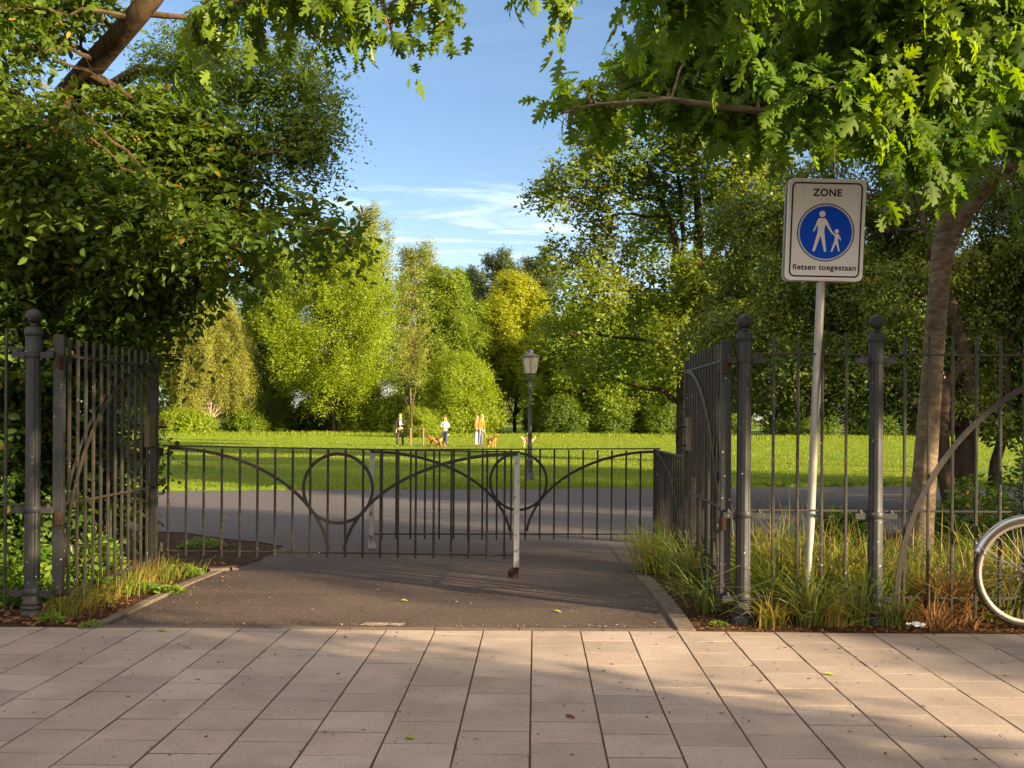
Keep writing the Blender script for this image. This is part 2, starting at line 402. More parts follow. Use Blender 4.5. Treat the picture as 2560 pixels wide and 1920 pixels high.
# ------------------------------------------------------------------ ground sheets
def sheet(name, rows, mat, kind='structure', zoff=0.0, nx=24):
    """rows: (Y, x0, x1) front to back; follows the fall of the ground"""
    mb = MB(); vs = []; fs = []
    for Yf, x0, x1 in rows:
        for i in range(nx + 1):
            x = x0 + (x1 - x0) * i / nx
            Y = Yf(x) if callable(Yf) else Yf
            vs.append((x, Y, gz(Y) + zoff))
    for j in range(len(rows) - 1):
        for i in range(nx):
            a = j * (nx + 1) + i; fs.append((a, a + 1, a + nx + 2, a + nx + 1))
    mb.add(vs, fs); return tag(mb.build(name, mat, smooth=True), kind=kind)
sheet('ground', [(y, -420, 420) for y in (-60, -8, 0, 4, 8, 10.44, *[10.64 + .2 * i for i in range(15)], 14, 15, 16, 17, 18, 19, 20, 22, 24, 28, 34, 40, 46, 52, 60, 90, 200, 520)], m_soil, zoff=-0.007)
rr = random.Random(5)
asph = []
for i in range(0, 36):
    y = 6.44 + i * 0.2
    xl = -2.66 if y < 8.7 else -2.66 + 0.14 * sm(8.7, 9.3, y) + rr.uniform(-.05, .05)
    if y > 10.3: xl += -1.2 * sm(10.3, 11.6, y) - 42 * sm(11.3, 13.4, y) ** 2
    xr = 0.90 + 0.28 * sm(8.6, 9.8, y)
    if y > 10.4: xr += 0.9 * sm(10.4, 12, y) + 42 * sm(11.6, 13.4, y) ** 2
    asph.append((y, xl, xr))
asph += [(y, -45, 45) for y in (14, 15, 16, 17, 18, 19, 20, 22, 24, 26)]
sheet('asphalt_path', asph, m_asph, zoff=0.0, nx=30)
sheet('lawn', [((lambda x, q=q: lawn_edge(x) + q), -160, 160) for q in (0, 1, 2, 4, 7, 11, 15, 20, 26, 32, 45, 80, 160, 260)], m_lawn, zoff=0.012, nx=60)
# soil bank under the lawn edge gives the turf a visible lip
mb = MB(); g_ = random.Random(8)
for i in range(900):
    x = g_.uniform(-14, 15); y = lawn_edge(x) + g_.uniform(-0.16, 0.05); s = g_.uniform(.05, .12); z = gz(y) + 0.004
    mb.add([(x - s, y, z), (x + s, y + g_.uniform(-.02, .02), z), (x + g_.uniform(-.04, .04), y + .05, z + s)], [(0, 1, 2)])
tag(mb.build('turf_edge', m_lawn), 'ragged green fringe of turf along the asphalt path', 'grass', kind='stuff')

# paving slabs: separate bevelled slabs on a dark joint bed, one pavement
bed, N = new_mat('paving_joint'); o = N.pos()
N.out(principled(N, N.mix(N.ramp(N.noise(o, 90, 4, 0.7), 0.35, 0.65), (0.028, 0.018, 0.012), (0.10, 0.07, 0.048)), 0.95, 0.1).outputs[0])
mb = MB(); mb.add([(-9, -4, -.0012), (9, -4, -.0012), (9, 6.44, -.0012), (-9, 6.44, -.0012)], [(0, 1, 2, 3)])
tag(mb.build('pavement_bed', bed), kind='structure')
mb = MB(); g_ = random.Random(3)
for k in range(-30, 30):
    x0 = -0.011 + 0.30 * k; ph = 0.171 if k % 2 else 0.02
    ph += g_.uniform(-0.012, 0.012)
    j = -14
    while True:
        y0 = ph + 0.3 * j; j += 1
        if y0 > 6.42: break
        y1 = y0 + 0.30
        end = 6.44 + 0.012 * math.sin(x0 * 2.1) + g_.uniform(-.006, .006)
        y1 = min(y1, end)
        if y1 - y0 < 0.05: continue
        ga, gb = 0.0044, 0.0046
        a, b, c_, d = x0 + ga, x0 + 0.30 - ga, y0 + gb, y1 - gb
        z = g_.uniform(.0008, .0030); tx, ty = g_.uniform(-.0010, .0010), g_.uniform(-.0010, .0010)
        rot = g_.uniform(-.006, .006) * (2 if x0 > 1.0 else 1); cx_, cy_ = (a + b) / 2, (c_ + d) / 2
        e = 0.0010; vs = []
        for zz, ins in ((-.03, 0), (-e, 0), (0, e)):
            for qx, qy in ((a + ins, c_ + ins), (b - ins, c_ + ins), (b - ins, d - ins), (a + ins, d - ins)):
                dx_, dy_ = qx - cx_, qy - cy_
                hz = 0 if zz == -.03 else z + tx * dx_ / .15 + ty * dy_ / .15
                vs.append((cx_ + dx_ - rot * dy_, cy_ + dy_ + rot * dx_, zz + hz))
        fs = [(8, 9, 10, 11)]
        for L_ in (0, 4):
            for q in range(4): fs.append((L_ + q, L_ + (q + 1) % 4, L_ + 4 + (q + 1) % 4, L_ + 4 + q))
        mb.add(vs, fs)
tag(mb.build('pavement', m_slab), kind='structure')
# edging strips each side of the entrance and along its mouth
def strip(name, pts, w_, h):
    mb = MB(); g_ = random.Random(len(pts) + int(h * 1000)); vs = []; fs = []
    for i in range(len(pts) - 1):
        a, b = Vector(pts[i]), Vector(pts[i + 1]); d = (b - a); L_ = d.length; d.normalize(); s = Vector((d.y, -d.x, 0))
        mm = MB(); mm.box((0, 0, 0), (w_ + g_.uniform(-.004, .004), L_ - 0.008, 0.12))
        mt = Matrix.Rotation(math.atan2(-d.x, d.y), 3, 'Z')
        mid = (a + b) / 2
        mb.add([mid + mt @ v + Vector((0, 0, h - 0.06 + g_.uniform(-.003, .003))) for v in mm.v], mm.f)
    return tag(mb.build(name, m_kerb, bevel=0.006), kind='structure')
strip('kerb', [(-2.72, 6.46, 0), (-2.72, 7.3, 0), (-2.71, 8.1, 0), (-2.66, 8.75, 0)], 0.075, 0.014)
strip('kerb', [(0.95, 6.46, 0), (0.955, 7.2, 0), (0.945, 7.9, 0), (0.925, 8.35, 0), (0.90, 8.62, 0)], 0.115, 0.014)
strip('kerb', [(-2.72 + i * 0.525, 6.485 + 0.008 * math.sin(i * 2), 0) for i in range(8)], 0.075, 0.0025)
mb = MB(); mb.add([(-1.10, 6.55, .004), (-.83, 6.545, .004), (-.815, 6.635, .004), (-1.07, 6.64, .004)], [(0, 1, 2, 3)])
tag(mb.build('paint_mark', m_mark), 'short worn cream paint mark at the entrance edge of the asphalt', 'road marking')

# ------------------------------------------------------------------ iron work
M_POST = paint_mat('charcoal_post_paint', (0.013, 0.015, 0.017), 0.58, chips=0.14, dust=0.4, dustcol=(0.034, 0.033, 0.031))
M_BAR = paint_mat('dark_iron_paint', (0.014, 0.013, 0.011), 0.5, chips=0.10, rust=0.3, dust=0.45, dustcol=(0.040, 0.031, 0.022))
M_GATE = paint_mat('black_gate_paint', (0.006, 0.005, 0.004), 0.6, chips=0.24, rust=0.3, chipcol=(0.40, 0.37, 0.33), dust=0.3, dustcol=(0.018, 0.013, 0.009))
M_STEEL = paint_mat('worn_grey_steel', (0.33, 0.335, 0.34), 0.45, rust=0.8, dust=0.3, metal=0.2, dustcol=(0.2, 0.15, 0.11))
M_RUST = plain_mat('rusty_castor_iron', (0.034, 0.017, 0.010), 0.9, 0.2, var=0.6, scale=60)
M_LOCK = paint_mat('brown_lock_case', (0.085, 0.06, 0.022), 0.5, rust=0.4, dust=0.5)
YF = 6.77                    # fence line
ZT, ZM, ZB = 1.74, 0.725, 0.13
def flute(a): return 0.90 + 0.10 * abs(math.cos(2 * a)) ** 0.5 - 0.05 * (abs(math.cos(6 * a)) < 0.2)
def gate_post(x, y, label):
    p = empty('gate_post', (x, y, 0), label, 'post', 'ball-topped posts of the park fence')
    mb = MB(); mb.lathe([(.069, -.05), (.069, .035), (.060, .048), (.066, .056), (.066, .066), (.057, .078), (.063, .086), (.063, .098), (.053, .11), (.048, .14)], (x, y, 0), 28)
    mb.build('base', M_POST, p, smooth=True)
    mb = MB(); mb.lathe([(.047, .14), (.047, .155), (.049, .16), (.049, .185), (.047, .19)], (x, y, 0), 28)
    mb.lathe([(.049, .19), (.049, .695), (.046, .71), (.046, 1.70)], (x, y, 0), 48, flute); mb.build('shaft', M_POST, p, smooth=True)
    for z in (.70, .165):
        mb = MB(); mb.lathe([(.050, z - .022), (.053, z - .018), (.053, z + .018), (.050, z + .022)], (x, y, 0), 28); mb.build('collar', M_POST, p, smooth=True)
    mb = MB(); mb.lathe([(.044, 1.685), (.050, 1.69), (.052, 1.71), (.052, 1.742), (.0495, 1.746), (.0495, 1.825), (.054, 1.829), (.056, 1.842), (.056, 1.858), (.052, 1.864), (.050, 1.880), (.034, 1.888), (.018, 1.897), (.0155, 1.91), (.021, 1.918)], (x, y, 0), 28)
    mb.build('head', M_POST, p, smooth=True)
    mb = MB(); mb.ball((x, y, 1.957), .0485, 24, 16); mb.build('ball_finial', M_POST, p, smooth=True)
    for sx in (-1, 1):
        for z, up in ((1.703, 1), (.692, 1), (.150, 0)):
            mb = MB(); c = x + sx * .092
            mb.box((c, y, z), (.088, .036, .040))
            if up: mb.prism([(x + sx * .045, z - .021), (x + sx * .072, z - .021), (x + sx * .052, z - .036), (x + sx * .045, z - .044)], y - .016, y + .016)
            b = mb.build('bracket', M_POST, p, bevel=0.003)
            mb = MB(); mb.lathe([(.021, 0), (.021, .008), (.011, .010), (.010, .020), (.004, .024)], (c + sx * .008, y, z + .0205), 8); mb.build('bolt', M_POST, b)
    return p
XL, XA, XB = W(82, 1200, YF).x, W(1859, 1200, YF).x, W(2189, 1200, YF).x
gate_post(XL, YF, 'ball-topped charcoal post left of the entrance, beside the big left gate')
gate_post(XA, YF, 'ball-topped charcoal post right of the entrance, holding the big right gate')
gate_post(XB, YF, 'ball-topped charcoal post between the sign pole and the leaning bicycle')
X3 = XB + 3.72
gate_post(X3, YF, 'ball-topped charcoal post at the far right end of the fence')
gate_post(XL - 3.72, YF, 'ball-topped charcoal post at the far left end of the fence')
def arc(cx, cz, rad, a0, a1, n=22, y=0.0, rz=None):
    return [Vector((cx + rad * math.cos(R(a0 + (a1 - a0) * i / n)), y, cz + (rz or rad) * math.sin(R(a0 + (a1 - a0) * i / n)))) for i in range(n + 1)]
def bar_set(parent, xs, z0, z1, r, mat, sx=1.0):
    """identical upright bars, each a part"""
    mb = MB(); h = z1 - z0
    mb.box((0, 0, z0 + h / 2), (r * 2 * sx, r * 2, h))
    first = mb.build('bar', mat, parent, off=Vector((0, 0, 0)), bevel=0.0025)
    first.location = (xs[0], 0, 0)
    for x in xs[1:]: inst('bar', first, (x, 0, 0), parent)
def fence_run(x0, x1, bars, label, arcs, base):
    """x0..x1 between two posts"""
    p = empty('fence_panel', (x0, YF, 0), label, 'fence', 'iron fence panels')
    off = Vector((0, 0, 0))
    for z, h in ((ZT + .006, .013), (ZM + .002, .013), (ZB + .035, .014)):
        mb = MB(); mb.box(((x1 - x0) / 2, 0.010, z), (x1 - x0 - .03, .026, h)); mb.build('rail', M_BAR, p, off=off, bevel=0.002)
    bar_set(p, [b - x0 for b in bars], base, 1.873, .0085, M_BAR)
    for (cx, rad, a0, a1) in arcs:
        mb = MB(); mb.flat(arc(cx - x0, .12, rad, a0, a1, 30, y=-.016), (0, 1, 0), .036, .008)
        b = mb.build('arched_brace', M_BAR, p, off=off)
    return p
sp_ = 0.156
ba = [W(x, 1000, YF).x for x in (1934, 1995, 2055.5, 2116)]
fence_run(XA, XB, ba, 'narrow iron fence panel with four bars in front of the sign pole', [], ZB - .02)
b0 = W(2262, 1000, YF).x
bars = [b0 + sp_ * i for i in range(22) if b0 + sp_ * i < X3 - .1]
c2 = W(2240, 1500, YF).x
fence_run(XB, X3, bars, 'long iron fence panel with curved braces behind the bicycle wheel', [(c2 + 1.64, 1.64, 180, 92), (X3 - .25 - 1.64, 1.64, 0, 88)], .03)
b1 = W(14, 1200, YF).x
bars = [b1 - sp_ * i for i in range(22) if b1 - sp_ * i > XL - 3.6]
fence_run(XL - 3.72, XL, bars[::-1], 'iron fence panel left of the left gate post against the dark hedge', [(XL - .25 - 1.64, 1.64, 0, 88)], .03)

def big_gate(hx, hy, face, label, length=1.74):
    """tall gate leaf swung wide open; built along local +x, turned to point away from the camera"""
    p = empty('tall_gate', (hx, hy, 0), label, 'gate', 'tall gate leaves')
    p.rotation_euler = (0, 0, R(90)); off = Vector((0, 0, 0))
    mb = MB(); mb.box((.02, 0, .99), (.04, .068, 1.70)); mb.build('hinge_stile', M_POST, p, off=off, bevel=.003)
    for z in (1.66, .64):
        mb = MB(); mb.box((-.028, -.02 * face, z), (.06, .03, .09)); mb.build('hinge', M_RUST, p, off=off, bevel=.004)
    mb = MB(); mb.box((length - .02, 0, .93), (.04, .06, 1.72)); mb.build('lock_stile', M_BAR, p, off=off, bevel=.003)
    for z, r_ in ((ZT - .035, .010), (ZM, .010), (ZB, .014)):
        mb = MB(); mb.tube([(.03, 0, z), (length - .04, 0, z)], r_, 8); mb.build('rail', M_BAR, p, off=off, smooth=True)
    n = 12; xs = [.04 + (length - .08) * (i + 1) / (n + 1) for i in range(n)]
    bar_set(p, xs, .03, 1.825, .0095, M_BAR)
    rad = length - .08
    for s in (-1, 1):
        pts = [Vector((length - .04 - rad * math.cos(R(a)), s * .020, .12 + (ZT - .16) * math.sin(R(a)))) for a in np.linspace(0, 90, 26)]
        mb = MB(); mb.flat(pts, (0, 1, 0), .034, .007); mb.build('arched_brace', M_BAR, p, off=off)
    mb = MB(); mb.box((length - .10, 0, 1.19), (.16, .046, .27)); l = mb.build('lock_case', M_LOCK, p, off=off, bevel=.004)
    mb = MB(); q = -face
    mb.tube([(length - .085, q * .02, 1.25), (length - .085, q * .085, 1.25), (length - .085, q * .098, 1.235), (length - .085, q * .098, 1.12), (length - .085, q * .085, 1.10), (length - .085, q * .02, 1.10)] if face < 0 else
            [(length - .03, q * .0, 1.215), (length - .03, q * .11, 1.215)], .009, 8); mb.build('handle', M_GATE, l, off=off)
    return p
XGL, XGR = W(140, 1200, YF).x, W(1816, 1200, YF).x
big_gate(XGL, YF + .02, 1, 'tall iron gate leaf swung open on the left, in front of the dark hedge')
big_gate(XGR, YF + .02, -1, 'tall iron gate leaf swung open on the right, beside long grass')
YG1, YG2 = YF + 1.77, 10.22
def low_gate(xl, xr, y, zt, zb, bars, cc, cr, label, post_x, arcs, zdrop=0.0):
    p = empty('low_gate', (xl, y, 0), label, 'gate', 'low gates across the entrance'); off = Vector((0, 0, 0)); L_ = xr - xl
    sh = lambda x, z: z - zdrop * x / L_
    mb = MB(); mb.flat([(0, 0, zt), (L_, 0, zt - zdrop)], (0, 0, 1), .034, .012); mb.build('top_rail', M_GATE, p, off=off)
    mb = MB(); mb.tube([(0, .012, zb), (L_, .012, zb - zdrop * .6)], .0075, 8); mb.build('bottom_rail', M_GATE, p, off=off)
    bar_set(p, [b - xl for b in bars], zb - .045, zt - .004 - zdrop * .5, .0088, M_GATE)
    for a in arcs:
        mb = MB(); mb.flat([Vector((q.x - xl, -.016, q.z)) for q in a], (0, 1, 0), .026, .010); mb.build('arched_brace', M_GATE, p, off=off)
    mb = MB(); mb.flat(arc(cc[0] - xl, cc[1], cr, 0, 360, 48, y=-.018)[:-1], (0, 1, 0), .026, .009, closed=True); mb.build('ring', M_GATE, p, off=off)
    px_ = post_x - xl; zz = zt - zdrop * px_ / L_
    mb = MB(); mb.box((px_, -.006, (zz + .07) / 2), (.046, .014, zz - .06)); e = mb.build('end_post', M_STEEL, p, off=off, bevel=.002)
    mb = MB()
    wr = Matrix.Rotation(R(20), 3, 'Z')
    sgn = -1 if post_x > 0.5 * (xl + xr) else 1
    if sgn < 0:
        mb.tube([Vector((px_ - .042, -.014, .034)), Vector((px_ - .042, .014, .034))], .031, 16)
        mb.box((px_ - .02, -.020, .055), (.060, .005, .05)); mb.box((px_ - .02, .020, .055), (.060, .005, .05)); mb.box((px_, 0, .066), (.046, .044, .040)); mb.box((px_ + .004, 0, .03), (.022, .03, .05))
        mb.build('castor', M_RUST, e, off=off, bevel=.003)
    else:
        mb.prism([(px_ - .03, .02), (px_ + .05, .02), (px_ + .026, .075), (px_ - .026, .09)], -.022, .018); mb.build('foot', M_STEEL, e, off=off)
    for z in (zt - .05, zb + .03):
        hx = (0 if sgn < 0 else L_)
        mb = MB(); mb.tube([(hx + sgn * .012, 0, z - .035), (hx + sgn * .012, 0, z + .035)], .017, 10); mb.build('hinge', M_GATE, p, off=off)
    return p
def earc(x0, x1, z0, z1, n=24):
    """quarter ellipse: flat top at (x0, z1), falling to (x1, z0)"""
    return [Vector((x0 + (x1 - x0) * math.sin(t), 0, z0 + (z1 - z0) * math.cos(t))) for t in np.linspace(0, math.pi / 2 * .93, n)]
X1l, X1r = W(407, 1200, YG1).x, W(1300, 1200, YG1).x
bars = [W(x * DS, 1250, YG1).x for x in (363, 402, 440, 479, 518, 556, 594, 632, 670, 708, 746, 784, 822, 860, 898, 937, 975, 1013, 1052, 1090)]
X707, X746 = W(712 * DS, 1390, YG1).x, W(741 * DS, 1390, YG1).x
cc1 = W(731 * DS, 1055 * DS, YG1)
low_gate(X1l, X1r, YG1, 1.062, .20, bars, (cc1.x, cc1.z), .283, 'nearer low black gate hinged at the left, ending in a grey castor post', X1r - .025,
         [earc(X1l + .05, X707, .12, 1.043), earc(X1r - .02, X746, .12, 1.015)], .03)
X2l, X2r = W(922, 1200, YG2).x, W(1650, 1200, YG2).x
bars = [W(x * DS, 1250, YG2).x for x in (1416, 1383, 1352, 1321, 1290, 1259, 1228, 1197, 1166, 1135, 1104, 1073, 1042, 1011, 980, 949, 918, 887, 856, 825)]
cc2_ = W(1120 * DS, 1040 * DS, YG2)
low_gate(X2l, X2r, YG2, .985, .155, sorted(bars), (cc2_.x, cc2_.z), .277, 'farther low black gate hinged at the right, partly behind the nearer gate', X2l + .03,
         [earc(X2l + .02, W(1103 * DS, 1345, YG2).x, .10, .965), earc(X2r - .03, W(1136 * DS, 1345, YG2).x, .10, .985)], -.03)
# low side railing joining the open right leaf to the far gate
p = empty('low_railing', (XGR - .02, YG1 + .02, 0), 'low black side railing between the right gate leaf and the farther low gate', 'railing'); p.rotation_euler = (0, 0, R(91.4)); off = Vector((0, 0, 0))
LL = YG2 - YG1 - .04
mb = MB(); mb.flat([(0, 0, 1.0), (LL, 0, 1.0)], (0, 0, 1), .036, .012); mb.build('top_rail', M_GATE, p, off=off)
mb = MB(); mb.tube([(0, 0, .15), (LL, 0, .15)], .008, 8); mb.build('bottom_rail', M_GATE, p, off=off)
bar_set(p, [.02 + i * .128 for i in range(13)], .0, .995, .0088, M_GATE)
mb = MB(); mb.flat([Vector((LL - .02 - (LL - .05) * math.sin(t), .016, .12 + .86 * math.cos(t))) for t in np.linspace(0, math.pi / 2, 22)], (0, 1, 0), .024, .008); mb.build('arched_brace', M_GATE, p, off=off)
mb = MB(); mb.box((LL + .0, 0, .5), (.036, .05, 1.02)); mb.build('post', M_GATE, p, off=off)

# ------------------------------------------------------------------ zone sign
M_GALV = paint_mat('galvanised_pole', (0.36, 0.35, 0.33), 0.5, dust=0.5, metal=0.35, dustcol=(0.22, 0.20, 0.17))
M_WHITE = plain_mat('white_sign_sheet', (0.80, 0.80, 0.82), 0.45, 0.25, var=0.05, scale=6)
M_SBACK = plain_mat('grey_sign_edge', (0.30, 0.30, 0.31), 0.5, 0.4, var=0.1)
M_BLUE = plain_mat('blue_sign_film', (0.002, 0.080, 0.70), 0.45, 0.2, var=0.06, scale=4)
M_DBLUE = plain_mat('dark_blue_edge', (0.006, 0.02, 0.16), 0.4)
M_LBLUE = plain_mat('pale_ring', (0.60, 0.62, 0.72), 0.4)
M_INK = plain_mat('black_sign_ink', (0.022, 0.013, 0.014), 0.45)
sb = W(2021, 1345, 6.93)
S = empty('road_sign', (sb.x - .010, 6.93, 0), 'white pedestrian zone sign with a blue disc on a leaning grey pole', 'sign')
S.rotation_euler = (R(4.6), R(0.85), 0); off = Vector((0, 0, 0))
mb = MB(); mb.tube([(0, 0, -.2), (0, 0, 2.78)], .0275, 18); mb.build('pole', M_GALV, S, off=off, smooth=True)
def rrect(cx, cz, w_, h, r, n=7):
    o = []
    for sx, sz, a0 in ((1, -1, -90), (1, 1, 0), (-1, 1, 90), (-1, -1, 180)):
        for i in range(n + 1):
            a = R(a0 + 90 * i / n); o.append((cx + sx * (w_ / 2 - r) + r * math.cos(a), cz + sz * (h / 2 - r) + r * math.sin(a)))
    return o
SX, SZ, SW, SH = 0.004, 2.550, .500, .648
yf = -.046
mb = MB(); mb.prism(rrect(SX, SZ, SW, SH, .036), yf, yf + .018); face = mb.build('sign_plate', M_WHITE, S, off=off, bevel=.004)
mb = MB(); mb.prism(rrect(SX - .004, SZ - .006, SW, SH, .036), yf + .066, yf + .084); mb.build('rear_plate', M_SBACK, S, off=off, bevel=.004)
for z in (.17, -.17):
    mb = MB(); mb.box((SX, yf + .042, SZ + z), (.40, .046, .03)); mb.build('mounting_channel', M_SBACK, S, off=off)
def ring(outer, inner, y):
    n = len(outer); vs = [(x, y, z) for x, z in outer] + [(x, y, z) for x, z in inner]
    vs += [(x, y + .002, z) for x, z in outer] + [(x, y + .002, z) for x, z in inner]
    fs = []
    for i in range(n):
        j = (i + 1) % n
        fs += [(i, j, n + j, n + i), (2 * n + i, 2 * n + j, j, i), (n + i, n + j, 3 * n + j, 3 * n + i)]
    m = MB(); m.add(vs, fs); return m
ring(rrect(SX, SZ, SW - .046, SH - .046, .034), rrect(SX, SZ, SW - .066, SH - .066, .025), yf - .001).build('border_line', M_INK, face, off=off)
cz = SZ - .016; circ = lambda r, n=64: [(SX + r * math.cos(2 * math.pi * i / n), cz + r * math.sin(2 * math.pi * i / n)) for i in range(n)]
mb = MB(); mb.prism(circ(.1845), yf - .001, yf + .001); disc = mb.build('blue_disc', M_DBLUE, S, off=off)
mb = MB(); mb.prism(circ(.1775), yf - .0018, yf - .0002); mb.build('white_ring', M_LBLUE, disc, off=off)
mb = MB(); mb.prism(circ(.1680), yf - .0026, yf - .0008); mb.build('blue_field', M_BLUE, disc, off=off)
k = .000559
ADULT = [(-145,-200),(-140,-216),(-122,-216),(-115,-203),(-62,-44),(-56,-44),(-15,-205),(-8,-220),(10,-220),(11,-200),(-18,10),(-16,50),(-8,92),(0,88),(30,40),(62,-2),(88,-24),(100,-12),(75,12),(40,75),(5,145),(-15,163),(-82,163),(-100,145),(-125,70),(-147,18),(-142,10),(-132,12),(-98,90),(-95,85),(-92,20),(-100,-20)]
CHILD = [(66,-205),(66,-217),(80,-218),(86,-208),(119,-128),(125,-128),(150,-205),(155,-216),(166,-214),(166,-203),(143,-95),(143,-62),(148,-58),(172,-86),(180,-82),(178,-75),(150,-20),(140,-14),(110,-15),(101,-13),(90,-25),(104,-40),(107,-60),(100,-100)]
def fig(pts, hx, hz, hr):
    m = MB(); y0, y1 = yf - .0036, yf - .0016
    m.prism([(SX + x * k, cz + z * k) for x, z in pts], y0, y1)
    m.prism([(SX + hx * k + hr * k * math.cos(a), cz + hz * k + hr * k * math.sin(a)) for a in np.linspace(0, 2 * math.pi, 28, endpoint=False)], y0, y1)
    return m
fig(ADULT, -48, 210, 36).build('adult_pictogram', M_WHITE, disc, off=off)
fig(CHILD, 125, 16, 25).build('child_pictogram', M_WHITE, disc, off=off)
def text(name, body, width, x, z, parent, bold=0.0, spacing=1.0):
    c = bpy.data.curves.new(name, 'FONT'); c.body = body; c.align_x = 'CENTER'; c.align_y = 'CENTER'; c.size = 1; c.bevel_depth = bold; c.bevel_resolution = 1; c.space_character = spacing; c.extrude = 0.004; c.resolution_u = 6
    o = bpy.data.objects.new(name, c); COL.objects.link(o); bpy.context.view_layer.update()
    me = bpy.data.meshes.new_from_object(o.evaluated_get(bpy.context.evaluated_depsgraph_get()))
    bpy.data.objects.remove(o); bpy.data.curves.remove(c)
    co = np.zeros(len(me.vertices) * 3, np.float32); me.vertices.foreach_get('co', co); co = co.reshape(-1, 3)
    w0 = co[:, 0].max() - co[:, 0].min(); s = width / w0
    v = np.stack([(co[:, 0] - (co[:, 0].max() + co[:, 0].min()) / 2) * s + x, np.clip(-co[:, 2] * .25, -.001, .001) + yf - .0005, (co[:, 1] - (co[:, 1].max() + co[:, 1].min()) / 2) * s + z], 1)
    me.vertices.foreach_set('co', v.astype(np.float32).ravel()); me.update(); me.materials.clear(); me.materials.append(M_INK)
    o = bpy.data.objects.new(name, me); COL.objects.link(o); o.parent = parent; return o
text('lettering', 'ZONE', .186, SX, SZ + .237, face, .028, 1.10)
text('lettering', 'fietsen toegestaan', .408, SX, SZ - .243, face, .020, 1.09)

# ------------------------------------------------------------------ lamp post
M_LAMP = paint_mat('dark_lamp_iron', (0.030, 0.034, 0.036), 0.5, dust=0.4)
m_glass, N = new_mat('frosted_lantern_glass')
N.out(N.n('ShaderNodeMixShader', {0: .45, 1: principled(N, (0.62, 0.58, 0.46), 0.25, 0.5).outputs[0], 2: N.n('ShaderNodeBsdfTranslucent', {'Color': (0.75, 0.72, 0.6, 1)}).outputs[0]}).outputs[0])
DL = 25.2; lb = W(1324, 1204, DL); zb = gz(DL)
L = empty('street_lamp', (lb.x, DL, zb), 'old dark iron lantern lamp post on the lawn edge', 'street lamp')
s = DL / F
def hz_(py): return EYE - (py - 1038) * s - 0.0   # height of a photo row at the lamp
mb = MB(); mb.lathe([(.115, zb - .1), (.115, zb + .04), (.10, zb + .07), (.082, zb + .22), (.075, zb + .46), (.080, zb + .48), (.080, zb + .52), (.066, zb + .54)], (lb.x, DL, 0), 20); mb.build('base', M_LAMP, L, smooth=True)
mb = MB(); mb.lathe([(.060, zb + .5), (.058, zb + .80), (.066, zb + .82), (.066, zb + .87), (.054, zb + .89), (.052, zb + 1.1), (.058, zb + 1.12), (.050, zb + 1.15), (.040, zb + 2.22), (.048, zb + 2.24), (.052, zb + 2.30), (.036, zb + 2.34), (.030, zb + 2.46), (.04, zb + 2.5)], (lb.x, DL, 0), 20); mb.build('column', M_LAMP, L, smooth=True)
zg0, zg1 = hz_(934), hz_(893)
lan = MB()
for a in range(6):
    t = R(60 * a + 30); c0 = Vector((lb.x + .140 * math.cos(t), DL + .140 * math.sin(t), zg0)); c1 = Vector((lb.x + .212 * math.cos(t), DL + .212 * math.sin(t), zg1)); lan.tube([c0, c1], .007, 6)
lan.lathe([(.10, zg0 - .03), (.135, zg0 - .02), (.135, zg0 + .005), (.11, zg0 + .01)], (lb.x, DL, 0), 6, None)
lan.lathe([(.205, zg1 - .01), (.226, zg1), (.226, zg1 + .02), (.205, zg1 + .035), (.08, zg1 + .10), (.068, zg1 + .11), (.068, zg1 + .17), (.05, zg1 + .19), (.03, zg1 + .195)], (lb.x, DL, 0), 24)
for sx, sy in ((1, 0), (-1, 0), (0, 1), (0, -1)):
    lan.tube([(lb.x + sx * .03, DL + sy * .03, zg0 - .19), (lb.x + sx * .085, DL + sy * .085, zg0 - .12), (lb.x + sx * .11, DL + sy * .11, zg0 - .02)], .009, 6)
lo = lan.build('lantern_frame', M_LAMP, L, smooth=True)
gl = MB(); gl.lathe([(.134, zg0), (.203, zg1)], (lb.x, DL, 0), 6); go = gl.build('glass', m_glass, lo)

